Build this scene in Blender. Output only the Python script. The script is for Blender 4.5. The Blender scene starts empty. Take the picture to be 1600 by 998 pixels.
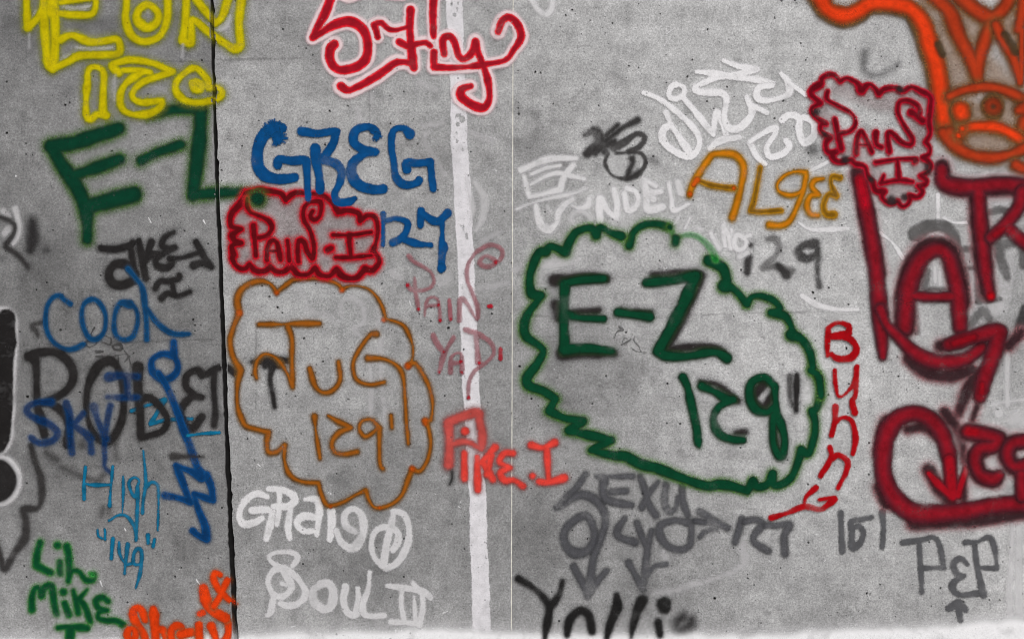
import bpy, math, random
import numpy as np
random.seed(7); rng = np.random.default_rng(7)
scene = bpy.context.scene
col = scene.collection
R = math.radians

# ------------------------------------------------------------------ camera, sky, sun, exposure
PX = 0.0025                      # one photograph pixel on the wall is 2.5 mm
FOOT = 1038.0                    # photograph row of the pavement, just below the frame
def X(u): return (u - 800.0) * PX
def Z(v): return (FOOT - v) * PX

cd = bpy.data.cameras.new('camera'); cam = bpy.data.objects.new('camera', cd); col.objects.link(cam)
cd.sensor_width = 36.0; cd.lens = 36.0 * 6.0 / (1600 * PX)
cd.clip_start = 0.1; cd.clip_end = 2000
cam.location = (0, -6.0, Z(499)); cam.rotation_euler = (R(90), 0, 0)
scene.camera = cam

SUN_EL, SUN_AZ = 48.0, 28.0      # hazy daylight from the viewer's side, a little to the right
w = bpy.data.worlds.new('World'); scene.world = w; w.use_nodes = True
wn = w.node_tree.nodes; wl = w.node_tree.links
sky = wn.new('ShaderNodeTexSky'); sky.sky_type = 'NISHITA'; sky.sun_disc = False
sky.sun_elevation = R(SUN_EL); sky.sun_rotation = R(180 - SUN_AZ)
sky.air_density = 1.0; sky.dust_density = 5.0; sky.ozone_density = 0.2
hsv = wn.new('ShaderNodeHueSaturation'); hsv.inputs['Saturation'].default_value = 0.12
bg = wn['Background']; bg.inputs['Strength'].default_value = 0.12
wl.new(sky.outputs[0], hsv.inputs['Color']); wl.new(hsv.outputs[0], bg.inputs['Color'])
sd = bpy.data.lights.new('sun', 'SUN'); sun = bpy.data.objects.new('sun', sd); col.objects.link(sun)
sd.energy = 1.5; sd.angle = R(14); sd.color = (1.0, 0.992, 0.985)
from mathutils import Vector
sdir = Vector((math.sin(R(SUN_AZ)) * math.cos(R(SUN_EL)), -math.cos(R(SUN_AZ)) * math.cos(R(SUN_EL)), math.sin(R(SUN_EL))))
sun.rotation_euler = sdir.to_track_quat('Z', 'Y').to_euler(); sun.location = sdir * 20
vs = scene.view_settings; vs.view_transform = 'Standard'; vs.look = 'None'; vs.exposure = 0.06; vs.gamma = 1.0
scene.render.engine = 'CYCLES'
scene.cycles.transparent_max_bounces = 64
scene.cycles.filter_width = 1.0
scene.render.resolution_x, scene.render.resolution_y = 1024, 638

# ------------------------------------------------------------------ helpers
def lin(c):
    c = c / 255.0
    return c / 12.92 if c <= 0.04045 else ((c + 0.055) / 1.055) ** 2.4
def rgb(t): return (lin(t[0]), lin(t[1]), lin(t[2]), 1.0)

class NT:
    """small wrapper for building node trees"""
    def __init__(s, m):
        m.use_nodes = True
        s.t = m.node_tree; s.t.nodes.clear()
    def n(s, kind, **kw):
        x = s.t.nodes.new(kind)
        for k, v in kw.items(): setattr(x, k, v)
        return x
    def put(s, sock, val):
        if hasattr(val, 'is_output'): s.t.links.new(val, sock)
        else: sock.default_value = val
    def math(s, op, a, b=0.0, clamp=False):
        x = s.n('ShaderNodeMath', operation=op, use_clamp=clamp)
        s.put(x.inputs[0], a); s.put(x.inputs[1], b); return x.outputs[0]
    def mapr(s, v, a, b, c, d, smooth=True):
        x = s.n('ShaderNodeMapRange', interpolation_type='SMOOTHSTEP' if smooth else 'LINEAR')
        for i, val in enumerate((v, a, b, c, d)): s.put(x.inputs[i], val)
        return x.outputs[0]
    def mix(s, f, a, b, blend='MIX'):
        x = s.n('ShaderNodeMix', data_type='RGBA', blend_type=blend)
        s.put(x.inputs[0], f); s.put(x.inputs[6], a); s.put(x.inputs[7], b); return x.outputs[2]
    def noise(s, vec, scale, detail=2.0, rough=0.5):
        x = s.n('ShaderNodeTexNoise'); s.put(x.inputs['Vector'], vec)
        x.inputs['Scale'].default_value = scale; x.inputs['Detail'].default_value = detail
        x.inputs['Roughness'].default_value = rough; return x.outputs['Fac']
    def attr(s, name):
        x = s.n('ShaderNodeAttribute'); x.attribute_name = name; return x.outputs['Fac']
    def pos(s): return s.n('ShaderNodeNewGeometry').outputs['Position']
    def stretch(s, vec, sc):
        x = s.n('ShaderNodeMapping'); s.put(x.inputs['Vector'], vec); x.inputs['Scale'].default_value = sc
        return x.outputs[0]
    def finish(s, color, rough=0.8, alpha=None, height=None, bump=0.3, dist=0.002, spec=0.25):
        p = s.n('ShaderNodeBsdfPrincipled'); o = s.n('ShaderNodeOutputMaterial')
        s.put(p.inputs['Base Color'], color); s.put(p.inputs['Roughness'], rough)
        p.inputs['Specular IOR Level'].default_value = spec
        if alpha is not None: s.put(p.inputs['Alpha'], alpha)
        if height is not None:
            b = s.n('ShaderNodeBump'); b.inputs['Strength'].default_value = bump; b.inputs['Distance'].default_value = dist
            s.put(b.inputs['Height'], height); s.t.links.new(b.outputs[0], p.inputs['Normal'])
        s.t.links.new(p.outputs[0], o.inputs['Surface'])

def pores(g, pos):
    """bug holes of the cast concrete: 1 in a pore, 0 elsewhere"""
    v = g.n('ShaderNodeTexVoronoi', feature='F1'); g.put(v.inputs['Vector'], pos); v.inputs['Scale'].default_value = 38.0
    sep = g.n('ShaderNodeSeparateColor'); g.t.links.new(v.outputs['Color'], sep.inputs[0])
    size = g.mapr(sep.outputs[0], 0.58, 1.0, 0.0, 0.19, smooth=False)
    size = g.math('MULTIPLY', size, sep.outputs[1])
    d = g.math('SUBTRACT', v.outputs['Distance'], size)
    big = g.mapr(d, -0.03, 0.03, 1.0, 0.0)
    w_ = g.n('ShaderNodeTexVoronoi', feature='F1'); g.put(w_.inputs['Vector'], pos); w_.inputs['Scale'].default_value = 85.0
    sp_ = g.n('ShaderNodeSeparateColor'); g.t.links.new(w_.outputs['Color'], sp_.inputs[0])
    sz = g.mapr(sp_.outputs[0], 0.60, 1.0, -0.05, 0.26, smooth=False)
    sz = g.math('MULTIPLY', sz, g.mapr(g.noise(pos, 5.0, 2, 0.5), 0.42, 0.6, 0.35, 1.0))
    small = g.mapr(g.math('SUBTRACT', w_.outputs['Distance'], sz), -0.06, 0.08, 0.62, 0.0)
    return g.math('MAXIMUM', big, small)

def concrete(name):
    m = bpy.data.materials.new(name); g = NT(m); p = g.pos()
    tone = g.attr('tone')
    big = g.noise(p, 3.2, 5, 0.62); mid = g.noise(p, 14, 5, 0.68); fine = g.noise(p, 95, 3, 0.7); grain = g.noise(p, 170, 2, 0.75)
    wash = g.noise(g.stretch(p, (9, 9, 1.6)), 1.0, 4, 0.6)           # vertical weathering
    board = g.noise(g.stretch(p, (0.7, 1, 34)), 1.0, 3, 0.6)         # faint board marks, horizontal
    f = g.mapr(big, 0.3, 0.7, 0.91, 1.09, False)
    for src, lo, hi, a, b in ((mid, .3, .7, .76, 1.24), (fine, .3, .7, .76, 1.24), (grain, .3, .7, .70, 1.32), (wash, .3, .7, .93, 1.07), (board, .3, .7, .95, 1.05)):
        f = g.math('MULTIPLY', f, g.mapr(src, lo, hi, a, b, False))
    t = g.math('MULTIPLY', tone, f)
    # lime bloom: thin pale lacy crust in patches
    lace = g.noise(p, 26, 6, 0.72); patch = g.noise(p, 2.3, 2, 0.5)
    lace = g.mapr(g.math('ABSOLUTE', g.math('SUBTRACT', lace, 0.5)), 0.0, 0.035, 1.0, 0.0)
    lace = g.math('MULTIPLY', lace, g.mapr(patch, 0.54, 0.70, 0.0, 0.2))
    t = g.math('ADD', t, g.math('MULTIPLY', lace, 0.32))
    # grey cement crust in patches, no lime there
    crust = g.math('MULTIPLY', g.mapr(g.noise(p, 6.5, 6, 0.7), 0.54, 0.64, 0.0, 1.0), 0.2)
    t = g.math('MULTIPLY', t, g.math('SUBTRACT', 1.0, crust))
    # sparse white specks
    v = g.n('ShaderNodeTexVoronoi', feature='F1'); g.put(v.inputs['Vector'], p); v.inputs['Scale'].default_value = 24
    sep = g.n('ShaderNodeSeparateColor'); g.t.links.new(v.outputs['Color'], sep.inputs[0])
    sp = g.math('MULTIPLY', g.mapr(v.outputs['Distance'], 0.03, 0.075, 1.0, 0.0), g.mapr(sep.outputs[2], .92, .925, 0, 1, False))
    t = g.math('ADD', t, g.math('MULTIPLY', sp, 0.22))
    po = pores(g, p)
    t = g.math('MULTIPLY', t, g.mapr(po, 0, 1, 1.0, 0.2, False), True)
    c = g.n('ShaderNodeCombineColor'); g.put(c.inputs[0], t); g.put(c.inputs[1], g.math('MULTIPLY', t, 0.992)); g.put(c.inputs[2], t)
    h = g.math('SUBTRACT', g.math('ADD', g.math('MULTIPLY', fine, 0.5), g.math('MULTIPLY', mid, 0.6)), g.math('MULTIPLY', po, 1.2))
    g.finish(c.outputs[0], 0.92, height=h, bump=0.6, dist=0.0025, spec=0.15)
    return m

MATS = {}; REACH = {}
def paint(core, edge=None, halo=None, soft=1.6, speck=2.2, hw=5.0, ha=0.3, k0=0.35, var=0.18, grit=0.3, rag=0.0, thinning=0.3):
    """spray paint: solid core, rim of another tint, speckled overspray; e, c and op come from the mesh"""
    edge = edge or core; halo = halo or edge
    key = (core, edge, halo, soft, speck, hw, ha, k0, var, grit, rag, thinning)
    if key in MATS: return MATS[key]
    m = bpy.data.materials.new('spray_paint'); g = NT(m); p = g.pos()
    e, c, op = g.attr('e'), g.attr('c'), g.attr('op')
    n1 = g.noise(p, 210, 2, 0.75); n2 = g.noise(p, 360, 1, 0.5); n3 = g.noise(p, 30, 3, 0.6)
    wob = g.math('MULTIPLY', g.math('SUBTRACT', n1, 0.5), speck * 2.6)
    wob = g.math('ADD', wob, g.math('MULTIPLY', g.math('SUBTRACT', n3, 0.5), 3.6))
    if rag: wob = g.math('ADD', wob, g.math('MULTIPLY', g.math('SUBTRACT', g.noise(p, 42, 5, 0.72), 0.47), rag))
    ee = g.math('ADD', g.math('SUBTRACT', e, 0.7 if soft > 1 else 0.25), wob)
    ac = g.mapr(ee, -soft, soft, 1.0, 0.0)
    hh = g.mapr(e, -1.0, hw, 1.0, 0.0, False); hh = g.math('POWER', hh, 2.4)
    hh = g.math('MULTIPLY', hh, g.mapr(n1, 0.34, 0.66, ha * 0.1, ha * 2.3, False))
    a = g.math('MAXIMUM', ac, hh)
    a = g.math('MULTIPLY', a, op)
    n4 = g.noise(g.stretch(p, (7, 7, 9)), 1.0, 4, 0.62)                  # the can's pressure: thinner stretches
    a = g.math('MULTIPLY', a, g.math('SUBTRACT', 1.0, g.mapr(n4, 0.5, 0.68, 0.0, thinning)))
    thin = g.mapr(g.math('ADD', g.math('MULTIPLY', n2, 0.5), g.math('MULTIPLY', n1, 0.5)), 0.42, 0.30, 0.0, grit)   # grains of bare concrete showing through
    a = g.math('MULTIPLY', a, g.math('SUBTRACT', 1.0, thin))
    a = g.math('MULTIPLY', a, g.mapr(pores(g, p), 0, 1, 1.0, 0.55, False), True)
    rim = g.mapr(g.math('ADD', c, g.math('MULTIPLY', g.math('SUBTRACT', n3, 0.5), 0.7)), k0, 1.0, 0.0, 1.0)
    cc = g.mix(rim, rgb(core), rgb(edge))
    cc = g.mix(g.math('POWER', ac, 0.4), rgb(halo), cc)
    v = g.math('ADD', g.mapr(g.math('ADD', g.math('MULTIPLY', n3, .5), g.math('MULTIPLY', n4, .5)), 0.35, 0.65, 1 - var * 1.5, 1 + var * 1.5, False), g.mapr(n1, .3, .7, -0.10, 0.10, False))
    vc = g.n('ShaderNodeCombineColor')
    for i in range(3): g.put(vc.inputs[i], v)
    cc = g.mix(1.0, cc, vc.outputs[0], 'MULTIPLY')
    g.finish(cc, 0.75, alpha=a, height=g.noise(p, 95, 3, 0.7), bump=0.25, dist=0.0015, spec=0.06)
    MATS[key] = m; REACH[m.name] = hw + 1.0
    return m

def plain(name, color, rough=0.85, var=0.2, scale=60, bump=0.3):
    m = bpy.data.materials.new(name); g = NT(m); p = g.pos()
    n = g.noise(p, scale, 4, 0.65)
    v = g.mapr(n, .3, .7, 1 - var, 1 + var, False); vc = g.n('ShaderNodeCombineColor')
    for i in range(3): g.put(vc.inputs[i], v)
    g.finish(g.mix(1.0, rgb(color), vc.outputs[0], 'MULTIPLY'), rough, height=n, bump=bump, dist=0.003, spec=0.15)
    return m

def link(name, verts, faces, mat, parent=None, attrs=None):
    me = bpy.data.meshes.new(name); me.from_pydata(verts, [], faces); me.update()
    if attrs:
        for k, a in attrs.items():
            at = me.attributes.new(k, 'FLOAT', 'POINT'); at.data.foreach_set('value', np.asarray(a, dtype=np.float32))
    me.materials.append(mat)
    o = bpy.data.objects.new(name, me); col.objects.link(o)
    if parent:
        o.parent = parent
        if parent.location.length > 0: o.matrix_parent_inverse = parent.matrix_world.inverted()
    return o

def tagit(o, label, cat, group=None):
    o['label'] = label; o['category'] = cat
    if group: o['group'] = group
    return o

# ------------------------------------------------------------------ the wall: three cast panels and the joints between them
JV = [-300, 0, 250, 450, 670, 870, 998, 1100]
JL = [320, 327.5, 334.6, 342.3, 350.2, 358.0, 363.2, 368]
JR = [325.5, 333.4, 340.4, 349.6, 357.4, 366.4, 372.6, 378]
CHV = np.arange(-340, 1100, 7.0); CHL = rng.normal(0, .32, len(CHV)); CHR = rng.normal(0, .38, len(CHV))
for _k in range(26): CHR[rng.integers(len(CHV))] += rng.uniform(.8, 2.2); CHL[rng.integers(len(CHV))] -= rng.uniform(.6, 1.6)     # chipped arrises
def jl(v): return np.interp(v, CHV, CHL) + np.interp(v, JV, JL) + .35 * np.sin(np.asarray(v) * .11) + .3 * np.sin(np.asarray(v) * .047 + 2)
def jr(v): return np.interp(v, CHV, CHR) + np.interp(v, JV, JR) + .4 * np.sin(np.asarray(v) * .09 + 1) + .35 * np.sin(np.asarray(v) * .037)
def seam(v): return 801.8 - 2.8 * np.clip(v / 998.0, -0.3, 1.1)
SW = 0.75                                             # half width of the filled hairline joint, px

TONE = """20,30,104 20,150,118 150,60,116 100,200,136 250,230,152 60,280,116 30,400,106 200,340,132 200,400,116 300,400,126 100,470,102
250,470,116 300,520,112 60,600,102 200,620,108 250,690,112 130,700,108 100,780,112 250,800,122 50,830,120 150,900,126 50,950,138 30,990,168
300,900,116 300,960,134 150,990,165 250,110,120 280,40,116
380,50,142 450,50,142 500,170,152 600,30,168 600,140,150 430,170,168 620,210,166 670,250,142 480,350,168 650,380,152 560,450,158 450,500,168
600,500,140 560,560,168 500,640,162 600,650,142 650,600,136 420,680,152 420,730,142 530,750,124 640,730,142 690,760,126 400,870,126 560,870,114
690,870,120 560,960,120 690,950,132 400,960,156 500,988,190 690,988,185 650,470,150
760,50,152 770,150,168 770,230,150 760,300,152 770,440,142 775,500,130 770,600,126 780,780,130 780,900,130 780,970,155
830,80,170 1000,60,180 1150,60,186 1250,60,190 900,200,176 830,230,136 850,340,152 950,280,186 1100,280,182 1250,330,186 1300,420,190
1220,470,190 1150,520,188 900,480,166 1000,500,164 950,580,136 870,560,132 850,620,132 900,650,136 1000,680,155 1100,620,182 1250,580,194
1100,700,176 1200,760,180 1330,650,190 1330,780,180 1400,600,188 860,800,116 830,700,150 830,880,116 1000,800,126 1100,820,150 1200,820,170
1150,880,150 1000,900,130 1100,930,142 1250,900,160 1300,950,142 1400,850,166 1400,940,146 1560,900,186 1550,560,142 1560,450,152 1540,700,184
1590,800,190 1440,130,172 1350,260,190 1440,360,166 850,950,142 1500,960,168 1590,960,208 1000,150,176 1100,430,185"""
TP = np.array([[float(a) for a in s.split(',')] for s in TONE.split()])  # brightness by position; the wall's light gradient goes into its colour
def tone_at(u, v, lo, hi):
    """panel tone: cast colour and stains, plus the broad light falloff painted in"""
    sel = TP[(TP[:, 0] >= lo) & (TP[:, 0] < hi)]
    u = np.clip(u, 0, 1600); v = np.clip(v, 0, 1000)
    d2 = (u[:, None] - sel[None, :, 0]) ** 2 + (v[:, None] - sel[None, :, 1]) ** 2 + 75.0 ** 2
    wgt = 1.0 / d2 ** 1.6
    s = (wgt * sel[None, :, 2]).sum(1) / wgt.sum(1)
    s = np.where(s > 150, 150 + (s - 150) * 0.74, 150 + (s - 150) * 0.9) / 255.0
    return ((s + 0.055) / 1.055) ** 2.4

wall = bpy.data.objects.new('concrete_wall', None); col.objects.link(wall)
tagit(wall, 'grey cast concrete wall covered in spray-painted writing', 'wall')
MC = concrete('cast_concrete')
DEPTH = 0.28
def panel(left, right, lo, hi):
    top, bot = -330.0, FOOT + 40
    vs_ = np.linspace(top, bot, 240)
    nu = int((right(0.0) - left(0.0)) / 20) + 2
    U, V = [], []
    for v in vs_:
        U.append(np.linspace(left(v), right(v), nu)); V.append(np.full(nu, v))
    U = np.array(U).ravel(); V = np.array(V).ravel(); nv = len(vs_)
    verts = [(X(a), 0.0, Z(b)) for a, b in zip(U, V)]
    faces = [(i * nu + j, (i + 1) * nu + j, (i + 1) * nu + j + 1, i * nu + j + 1) for i in range(nv - 1) for j in range(nu - 1)]
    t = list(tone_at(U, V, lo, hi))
    # arris, sides and back
    ring = [i * nu for i in range(nv)] + [(nv - 1) * nu + j for j in range(1, nu)] + [i * nu + nu - 1 for i in range(nv - 2, -1, -1)] + [j for j in range(nu - 2, 0, -1)]
    b0 = len(verts); n = len(ring)
    for i in ring:
        verts.append((verts[i][0], DEPTH, verts[i][2])); t.append(t[i])
    for k in range(n):
        faces.append((ring[k], b0 + k, b0 + (k + 1) % n, ring[(k + 1) % n]))
    faces.append(tuple(b0 + k for k in range(n - 1, -1, -1)))
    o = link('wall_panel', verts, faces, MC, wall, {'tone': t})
    return o
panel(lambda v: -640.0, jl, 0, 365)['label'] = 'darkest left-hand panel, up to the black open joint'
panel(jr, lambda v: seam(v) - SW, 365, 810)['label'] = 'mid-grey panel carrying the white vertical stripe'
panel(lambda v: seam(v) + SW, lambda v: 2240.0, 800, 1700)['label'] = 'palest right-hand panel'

def strip(name, l, r, y, mat, n=239):
    vv = np.linspace(-329, FOOT + 30, n); verts = []; faces = []
    for v in vv:
        for u, yy in ((l(v), y), (r(v), y), (r(v), y + 0.03), (l(v), y + 0.03)): verts.append((X(u), yy, Z(v)))
    for i in range(n - 1):
        for k in range(4):
            a, b = i * 4 + k, i * 4 + (k + 1) % 4
            faces.append((a, a + 4, b + 4, b))
    return link(name, verts, faces, mat, wall)
RECESS = 0.016
strip('joint_sealant', lambda v: jl(v) + .02, lambda v: jr(v) - .02, RECESS, plain('old_bitumen', (26, 25, 25), 0.95, 0.35, 40))
strip('joint_filler', lambda v: seam(v) - SW + .03 + 0.25 * math.sin(v * .21) * math.sin(v * .037), lambda v: seam(v) + SW - .03, 0.0006, plain('lime_mortar', (216, 212, 202), 0.95, 0.3, 90))

# ground in front and all round
gm = plain('pavement_concrete', (122, 120, 116), 0.95, 0.25, 9)
go = link('pavement', [(-600, -600, 0), (600, -600, 0), (600, 600, 0), (-600, 600, 0)], [(0, 1, 2, 3)], gm); go['kind'] = 'structure'

# ------------------------------------------------------------------ spray-painted strokes
TILE = (0, 0, 1.0)
def tile(x0, y0, x1, y1, w=1597.0):
    global TILE
    TILE = (x0, y0, w / (x1 - x0))
CUR = {'o': None, 'm': None, 'n': 0}
def tag(label, mat, cat='graffiti', group='spray-painted tags on the wall', name='graffiti_tag'):
    o = bpy.data.objects.new(name, None); col.objects.link(o)
    tagit(o, label, cat, group)
    CUR['o'] = o; CUR['m'] = mat; CUR['pts'] = []
    return o

def parse(s, r0):
    """'x,y[,r] ...' with * at sharp corners and ; between strokes -> list of sampled (u, v, r) polylines in photograph pixels"""
    ox, oy, sc = TILE; out = []
    for st in s.split(';'):
        pts = []; sharp = []
        for tok in st.split():
            sh = tok.endswith('*'); q = [float(a) for a in tok.rstrip('*').split(',')]
            r = q[2] if len(q) > 2 else r0
            pts.append((ox + q[0] / sc, oy + q[1] / sc, r / sc)); sharp.append(sh)
        if not pts: continue
        if len(pts) == 1: out.append(np.array(pts + [(pts[0][0] + .01, pts[0][1], pts[0][2])])); continue
        P = np.array(pts); runs = []; a = 0
        for i in range(1, len(P)):
            if sharp[i] or i == len(P) - 1: runs.append(P[a:i + 1]); a = i
        poly = []
        for Q in runs:
            E = np.vstack([2 * Q[0] - Q[1], Q, 2 * Q[-1] - Q[-2]])
            if len(runs) == 1 and np.hypot(*(Q[0] - Q[-1])[:2]) < 0.5: E[0] = Q[-2]; E[-1] = Q[1]
            for i in range(1, len(E) - 2):
                p0, p1, p2, p3 = E[i - 1], E[i], E[i + 1], E[i + 2]
                n = max(2, int(np.hypot(*(p2 - p1)[:2]) / 3.0))
                for t in np.linspace(0, 1, n, endpoint=False):
                    q = 0.5 * ((2 * p1) + (-p0 + p2) * t + (2 * p0 - 5 * p1 + 4 * p2 - p3) * t * t + (-p0 + 3 * p1 - 3 * p2 + p3) * t ** 3)
                    q[2] = p1[2] + (p2[2] - p1[2]) * t; poly.append(q)
        poly.append(P[-1]); out.append(np.array(poly))
    return out

def touch(P, Q, ext):
    d = np.hypot(P[:, None, 0] - Q[None, :, 0], P[:, None, 1] - Q[None, :, 1]) - P[:, None, 2] - Q[None, :, 2]
    return d.min() < ext * 1.6

def S(name, s, r=14.0, op=1.0, mat=None, cell=2.0, parent=None, label=None, ext=5.0, jitter=1.1, polys=None):
    """one painted letter or mark: a skin of paint on the wall, as wide as the spray reached"""
    if polys is None:
        comps = []
        for P in parse(s, r):
            hit = [c for c in comps if any(touch(P, Q, ext) for Q in c)]
            comps = [c for c in comps if not any(c is h for h in hit)] + [[P] + [Q for c in hit for Q in c]]
        nm = name
        if len(comps) > 1 and name in ('letter', 'numeral'): nm = name + '_stroke'
        for c in comps: o = S(nm, '', r, op, mat, cell, parent, label, ext, jitter, c)
        return o
    mat = mat or CUR['m']; parent = parent or CUR['o']
    segs = []
    for P in polys:
        k = len(P); nz = np.interp(np.arange(k), np.arange(0, k + 6, 6), rng.normal(0, jitter, len(np.arange(0, k + 6, 6))))
        rr = np.maximum(P[:, 2] + nz * 0.6, 0.5)
        for i in range(k - 1): segs.append((P[i, 0], P[i, 1], rr[i], P[i + 1, 0], P[i + 1, 1], rr[i + 1]))
    G = np.array(segs); ext = max(ext, REACH.get(mat.name, 0))
    pad = max(G[:, 2].max(), G[:, 5].max()) + ext + cell
    u0, u1 = min(G[:, 0].min(), G[:, 3].min()) - pad, max(G[:, 0].max(), G[:, 3].max()) + pad
    v0, v1 = min(G[:, 1].min(), G[:, 4].min()) - pad, max(G[:, 1].max(), G[:, 4].max()) + pad
    nu, nv = int((u1 - u0) / cell) + 2, int((v1 - v0) / cell) + 2
    uu = u0 + np.arange(nu) * cell; vv = v0 + np.arange(nv) * cell
    E = np.full((nv, nu), 1e3); C = np.full((nv, nu), 9.0)
    for ax, ay, ar, bx, by, br in segs:
        q = max(ar, br) + ext + 2 * cell
        i0 = max(0, int((min(ax, bx) - q - u0) / cell)); i1 = min(nu, int((max(ax, bx) + q - u0) / cell) + 2)
        j0 = max(0, int((min(ay, by) - q - v0) / cell)); j1 = min(nv, int((max(ay, by) + q - v0) / cell) + 2)
        if i0 >= i1 or j0 >= j1: continue
        gx, gy = np.meshgrid(uu[i0:i1], vv[j0:j1]); dx, dy = bx - ax, by - ay
        L = dx * dx + dy * dy + 1e-9
        t = np.clip(((gx - ax) * dx + (gy - ay) * dy) / L, 0, 1)
        d = np.hypot(gx - ax - t * dx, gy - ay - t * dy); rad = ar + (br - ar) * t
        e = d - rad; sub = E[j0:j1, i0:i1]; mk = e < sub
        sub[mk] = e[mk]; C[j0:j1, i0:i1][mk] = (d / rad)[mk]
    m4 = np.minimum(np.minimum(E[:-1, :-1], E[1:, :-1]), np.minimum(E[:-1, 1:], E[1:, 1:]))
    jj, ii = np.nonzero(m4 < ext)
    idx = -np.ones((nv, nu), dtype=int)
    quads = np.stack([jj * nu + ii, (jj + 1) * nu + ii, (jj + 1) * nu + ii + 1, jj * nu + ii + 1], 1)
    used = np.unique(quads); remap = np.zeros(nv * nu, dtype=int); remap[used] = np.arange(len(used))
    faces = remap[quads]
    gv, gu = vv[used // nu], uu[used % nu]
    # nothing of it hangs below the pavement or above the coping
    CUR['n'] += 1
    y = np.full(len(used), -(0.0006 + CUR['n'] * 0.000014))
    opv = np.full(len(used), float(op))
    ins = (gu > jl(gv)) & (gu < jr(gv))                     # paint that went into the open joint lies on the sealant
    y[ins] += RECESS - 0.0002 ; opv[ins] *= 0.45
    z = np.maximum(Z(gv), 0.002)
    verts = np.stack([X(gu), y, z], 1)
    o = link(name, verts.tolist(), faces.tolist(), mat, parent, {'e': E.ravel()[used], 'c': C.ravel()[used], 'op': opv})
    if label: o['label'] = label
    return o

def solo(name, label, mat, cat, s, group=None, **kw):
    CUR['o'] = None
    o = S(name, s, mat=mat, **kw); tagit(o, label, cat, group)
    return o
# ---- paints
BLK = paint((38, 36, 36), halo=(62, 60, 60), soft=2.3, speck=2.8, hw=10, ha=.6, thinning=.14)
BLKRING = paint((66, 64, 64), halo=(80, 78, 78), soft=2.0, speck=2.6, hw=5, ha=.5)
DARKSPRAY = paint((48, 34, 36), halo=(60, 48, 50), soft=4.0, speck=4, hw=7, ha=.4)
GRNK = paint((4, 62, 38), edge=(10, 46, 30), halo=(40, 82, 36), soft=2.2, hw=9, ha=.5, k0=.5)
BLKSOFT = paint((54, 52, 52), halo=(72, 70, 70), soft=3.6, speck=3.4, hw=9, ha=.55, thinning=.4)
SMUDGE = paint((44, 42, 43), halo=(60, 58, 58), soft=9, speck=3, hw=12, ha=.3)
GREY = paint((86, 86, 89), halo=(96, 96, 98), soft=2.2, hw=4, ha=.3)
GREYU = paint((92, 90, 90), halo=(100, 98, 98), soft=3.5, hw=5, ha=.35)
GREYS = paint((80, 80, 85), edge=(66, 66, 70), halo=(84, 84, 86), soft=3.0, speck=3, hw=8, ha=.5, k0=.2, thinning=.5)
WHT = paint((222, 220, 222), halo=(205, 204, 206), soft=1.8, speck=2.6, hw=4, ha=.3, var=.05)
WHTS = paint((222, 220, 222), halo=(212, 210, 213), soft=3.0, speck=4.2, hw=6, ha=.45, var=.05, grit=.45)
LIME = paint((206, 204, 206), soft=3.0, speck=4.5, hw=5, ha=.2, var=.06, grit=.5, rag=24, thinning=.2)
GRN = paint((4, 62, 38), edge=(12, 48, 30), halo=(82, 126, 52), soft=2.0, hw=13, ha=.8, k0=.55)
GRNT = paint((5, 56, 38), edge=(12, 46, 32), halo=(78, 112, 52), soft=3.4, speck=3.2, hw=17, ha=.85, k0=.4)
GRNB = paint((30, 120, 50), edge=(40, 150, 58), halo=(130, 190, 120), soft=2.6, hw=6, ha=.6)
GRNL = paint((6, 66, 36), edge=(18, 84, 40), halo=(84, 146, 72), soft=2.4, hw=9, ha=.75)
YEL = paint((186, 170, 2), edge=(152, 146, 8), halo=(134, 136, 44), soft=1.8, hw=14, ha=.62, k0=.45)
BLUE = paint((5, 70, 124), edge=(4, 66, 116), halo=(40, 92, 134), soft=1.2, speck=1.6, hw=3.5, ha=.32)
BLUEC = paint((10, 60, 100), edge=(24, 74, 112), halo=(62, 86, 112), soft=2.0, hw=7, ha=.6, thinning=.45)
BLUES = paint((6, 54, 100), edge=(12, 68, 118), halo=(50, 80, 112), soft=2.0, hw=8, ha=.6, thinning=.4)
RIMW = paint((205, 203, 205), halo=(170, 168, 170), soft=3.5, speck=3, hw=12, ha=.6, var=.06)
REDHAZE = paint((120, 52, 58), soft=9, speck=5, hw=10, ha=.3)
TEAL = paint((12, 104, 140), edge=(22, 92, 120), soft=.8, speck=1.4, hw=2, ha=.15, var=.28)
RPAIN = paint((90, 6, 14), edge=(172, 8, 28), halo=(200, 36, 52), soft=2.4, speck=2.8, hw=10, ha=.75, k0=.45)
RPAIN2 = paint((98, 2, 18), edge=(156, 6, 32), halo=(188, 36, 60), soft=1.7, speck=3.0, hw=7, ha=.75, k0=.35)
RTOP = paint((150, 16, 32), edge=(218, 18, 36), halo=(232, 150, 158), soft=1.6, hw=4, ha=.7, k0=.5)
PINK = paint((236, 212, 215), halo=(222, 190, 196), soft=2.8, speck=3.4, hw=5, ha=.45, var=.05)
OFACE = paint((216, 58, 16), edge=(140, 50, 18), halo=(124, 88, 48), soft=3.8, speck=3, hw=18, ha=.9, k0=.25)
OFACED = paint((170, 52, 20), edge=(108, 44, 22), halo=(130, 90, 48), soft=3.6, speck=3, hw=16, ha=.8, k0=.15)
TAN = paint((156, 108, 56), soft=12, speck=4, hw=14, ha=.3, var=.12)
DARKRIM = paint((74, 58, 38), soft=3.5, speck=2.2, hw=5, ha=.4)
OTUG = paint((146, 80, 16), edge=(102, 68, 30), halo=(140, 104, 60), soft=1.7, speck=2.8, hw=8, ha=.65, k0=.2)
ODOT = paint((206, 84, 16), edge=(172, 78, 18), soft=2.2, hw=3, ha=.35)
OSHE = paint((212, 58, 10), edge=(188, 54, 14), halo=(160, 100, 56), soft=1.9, hw=9, ha=.8)
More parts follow.
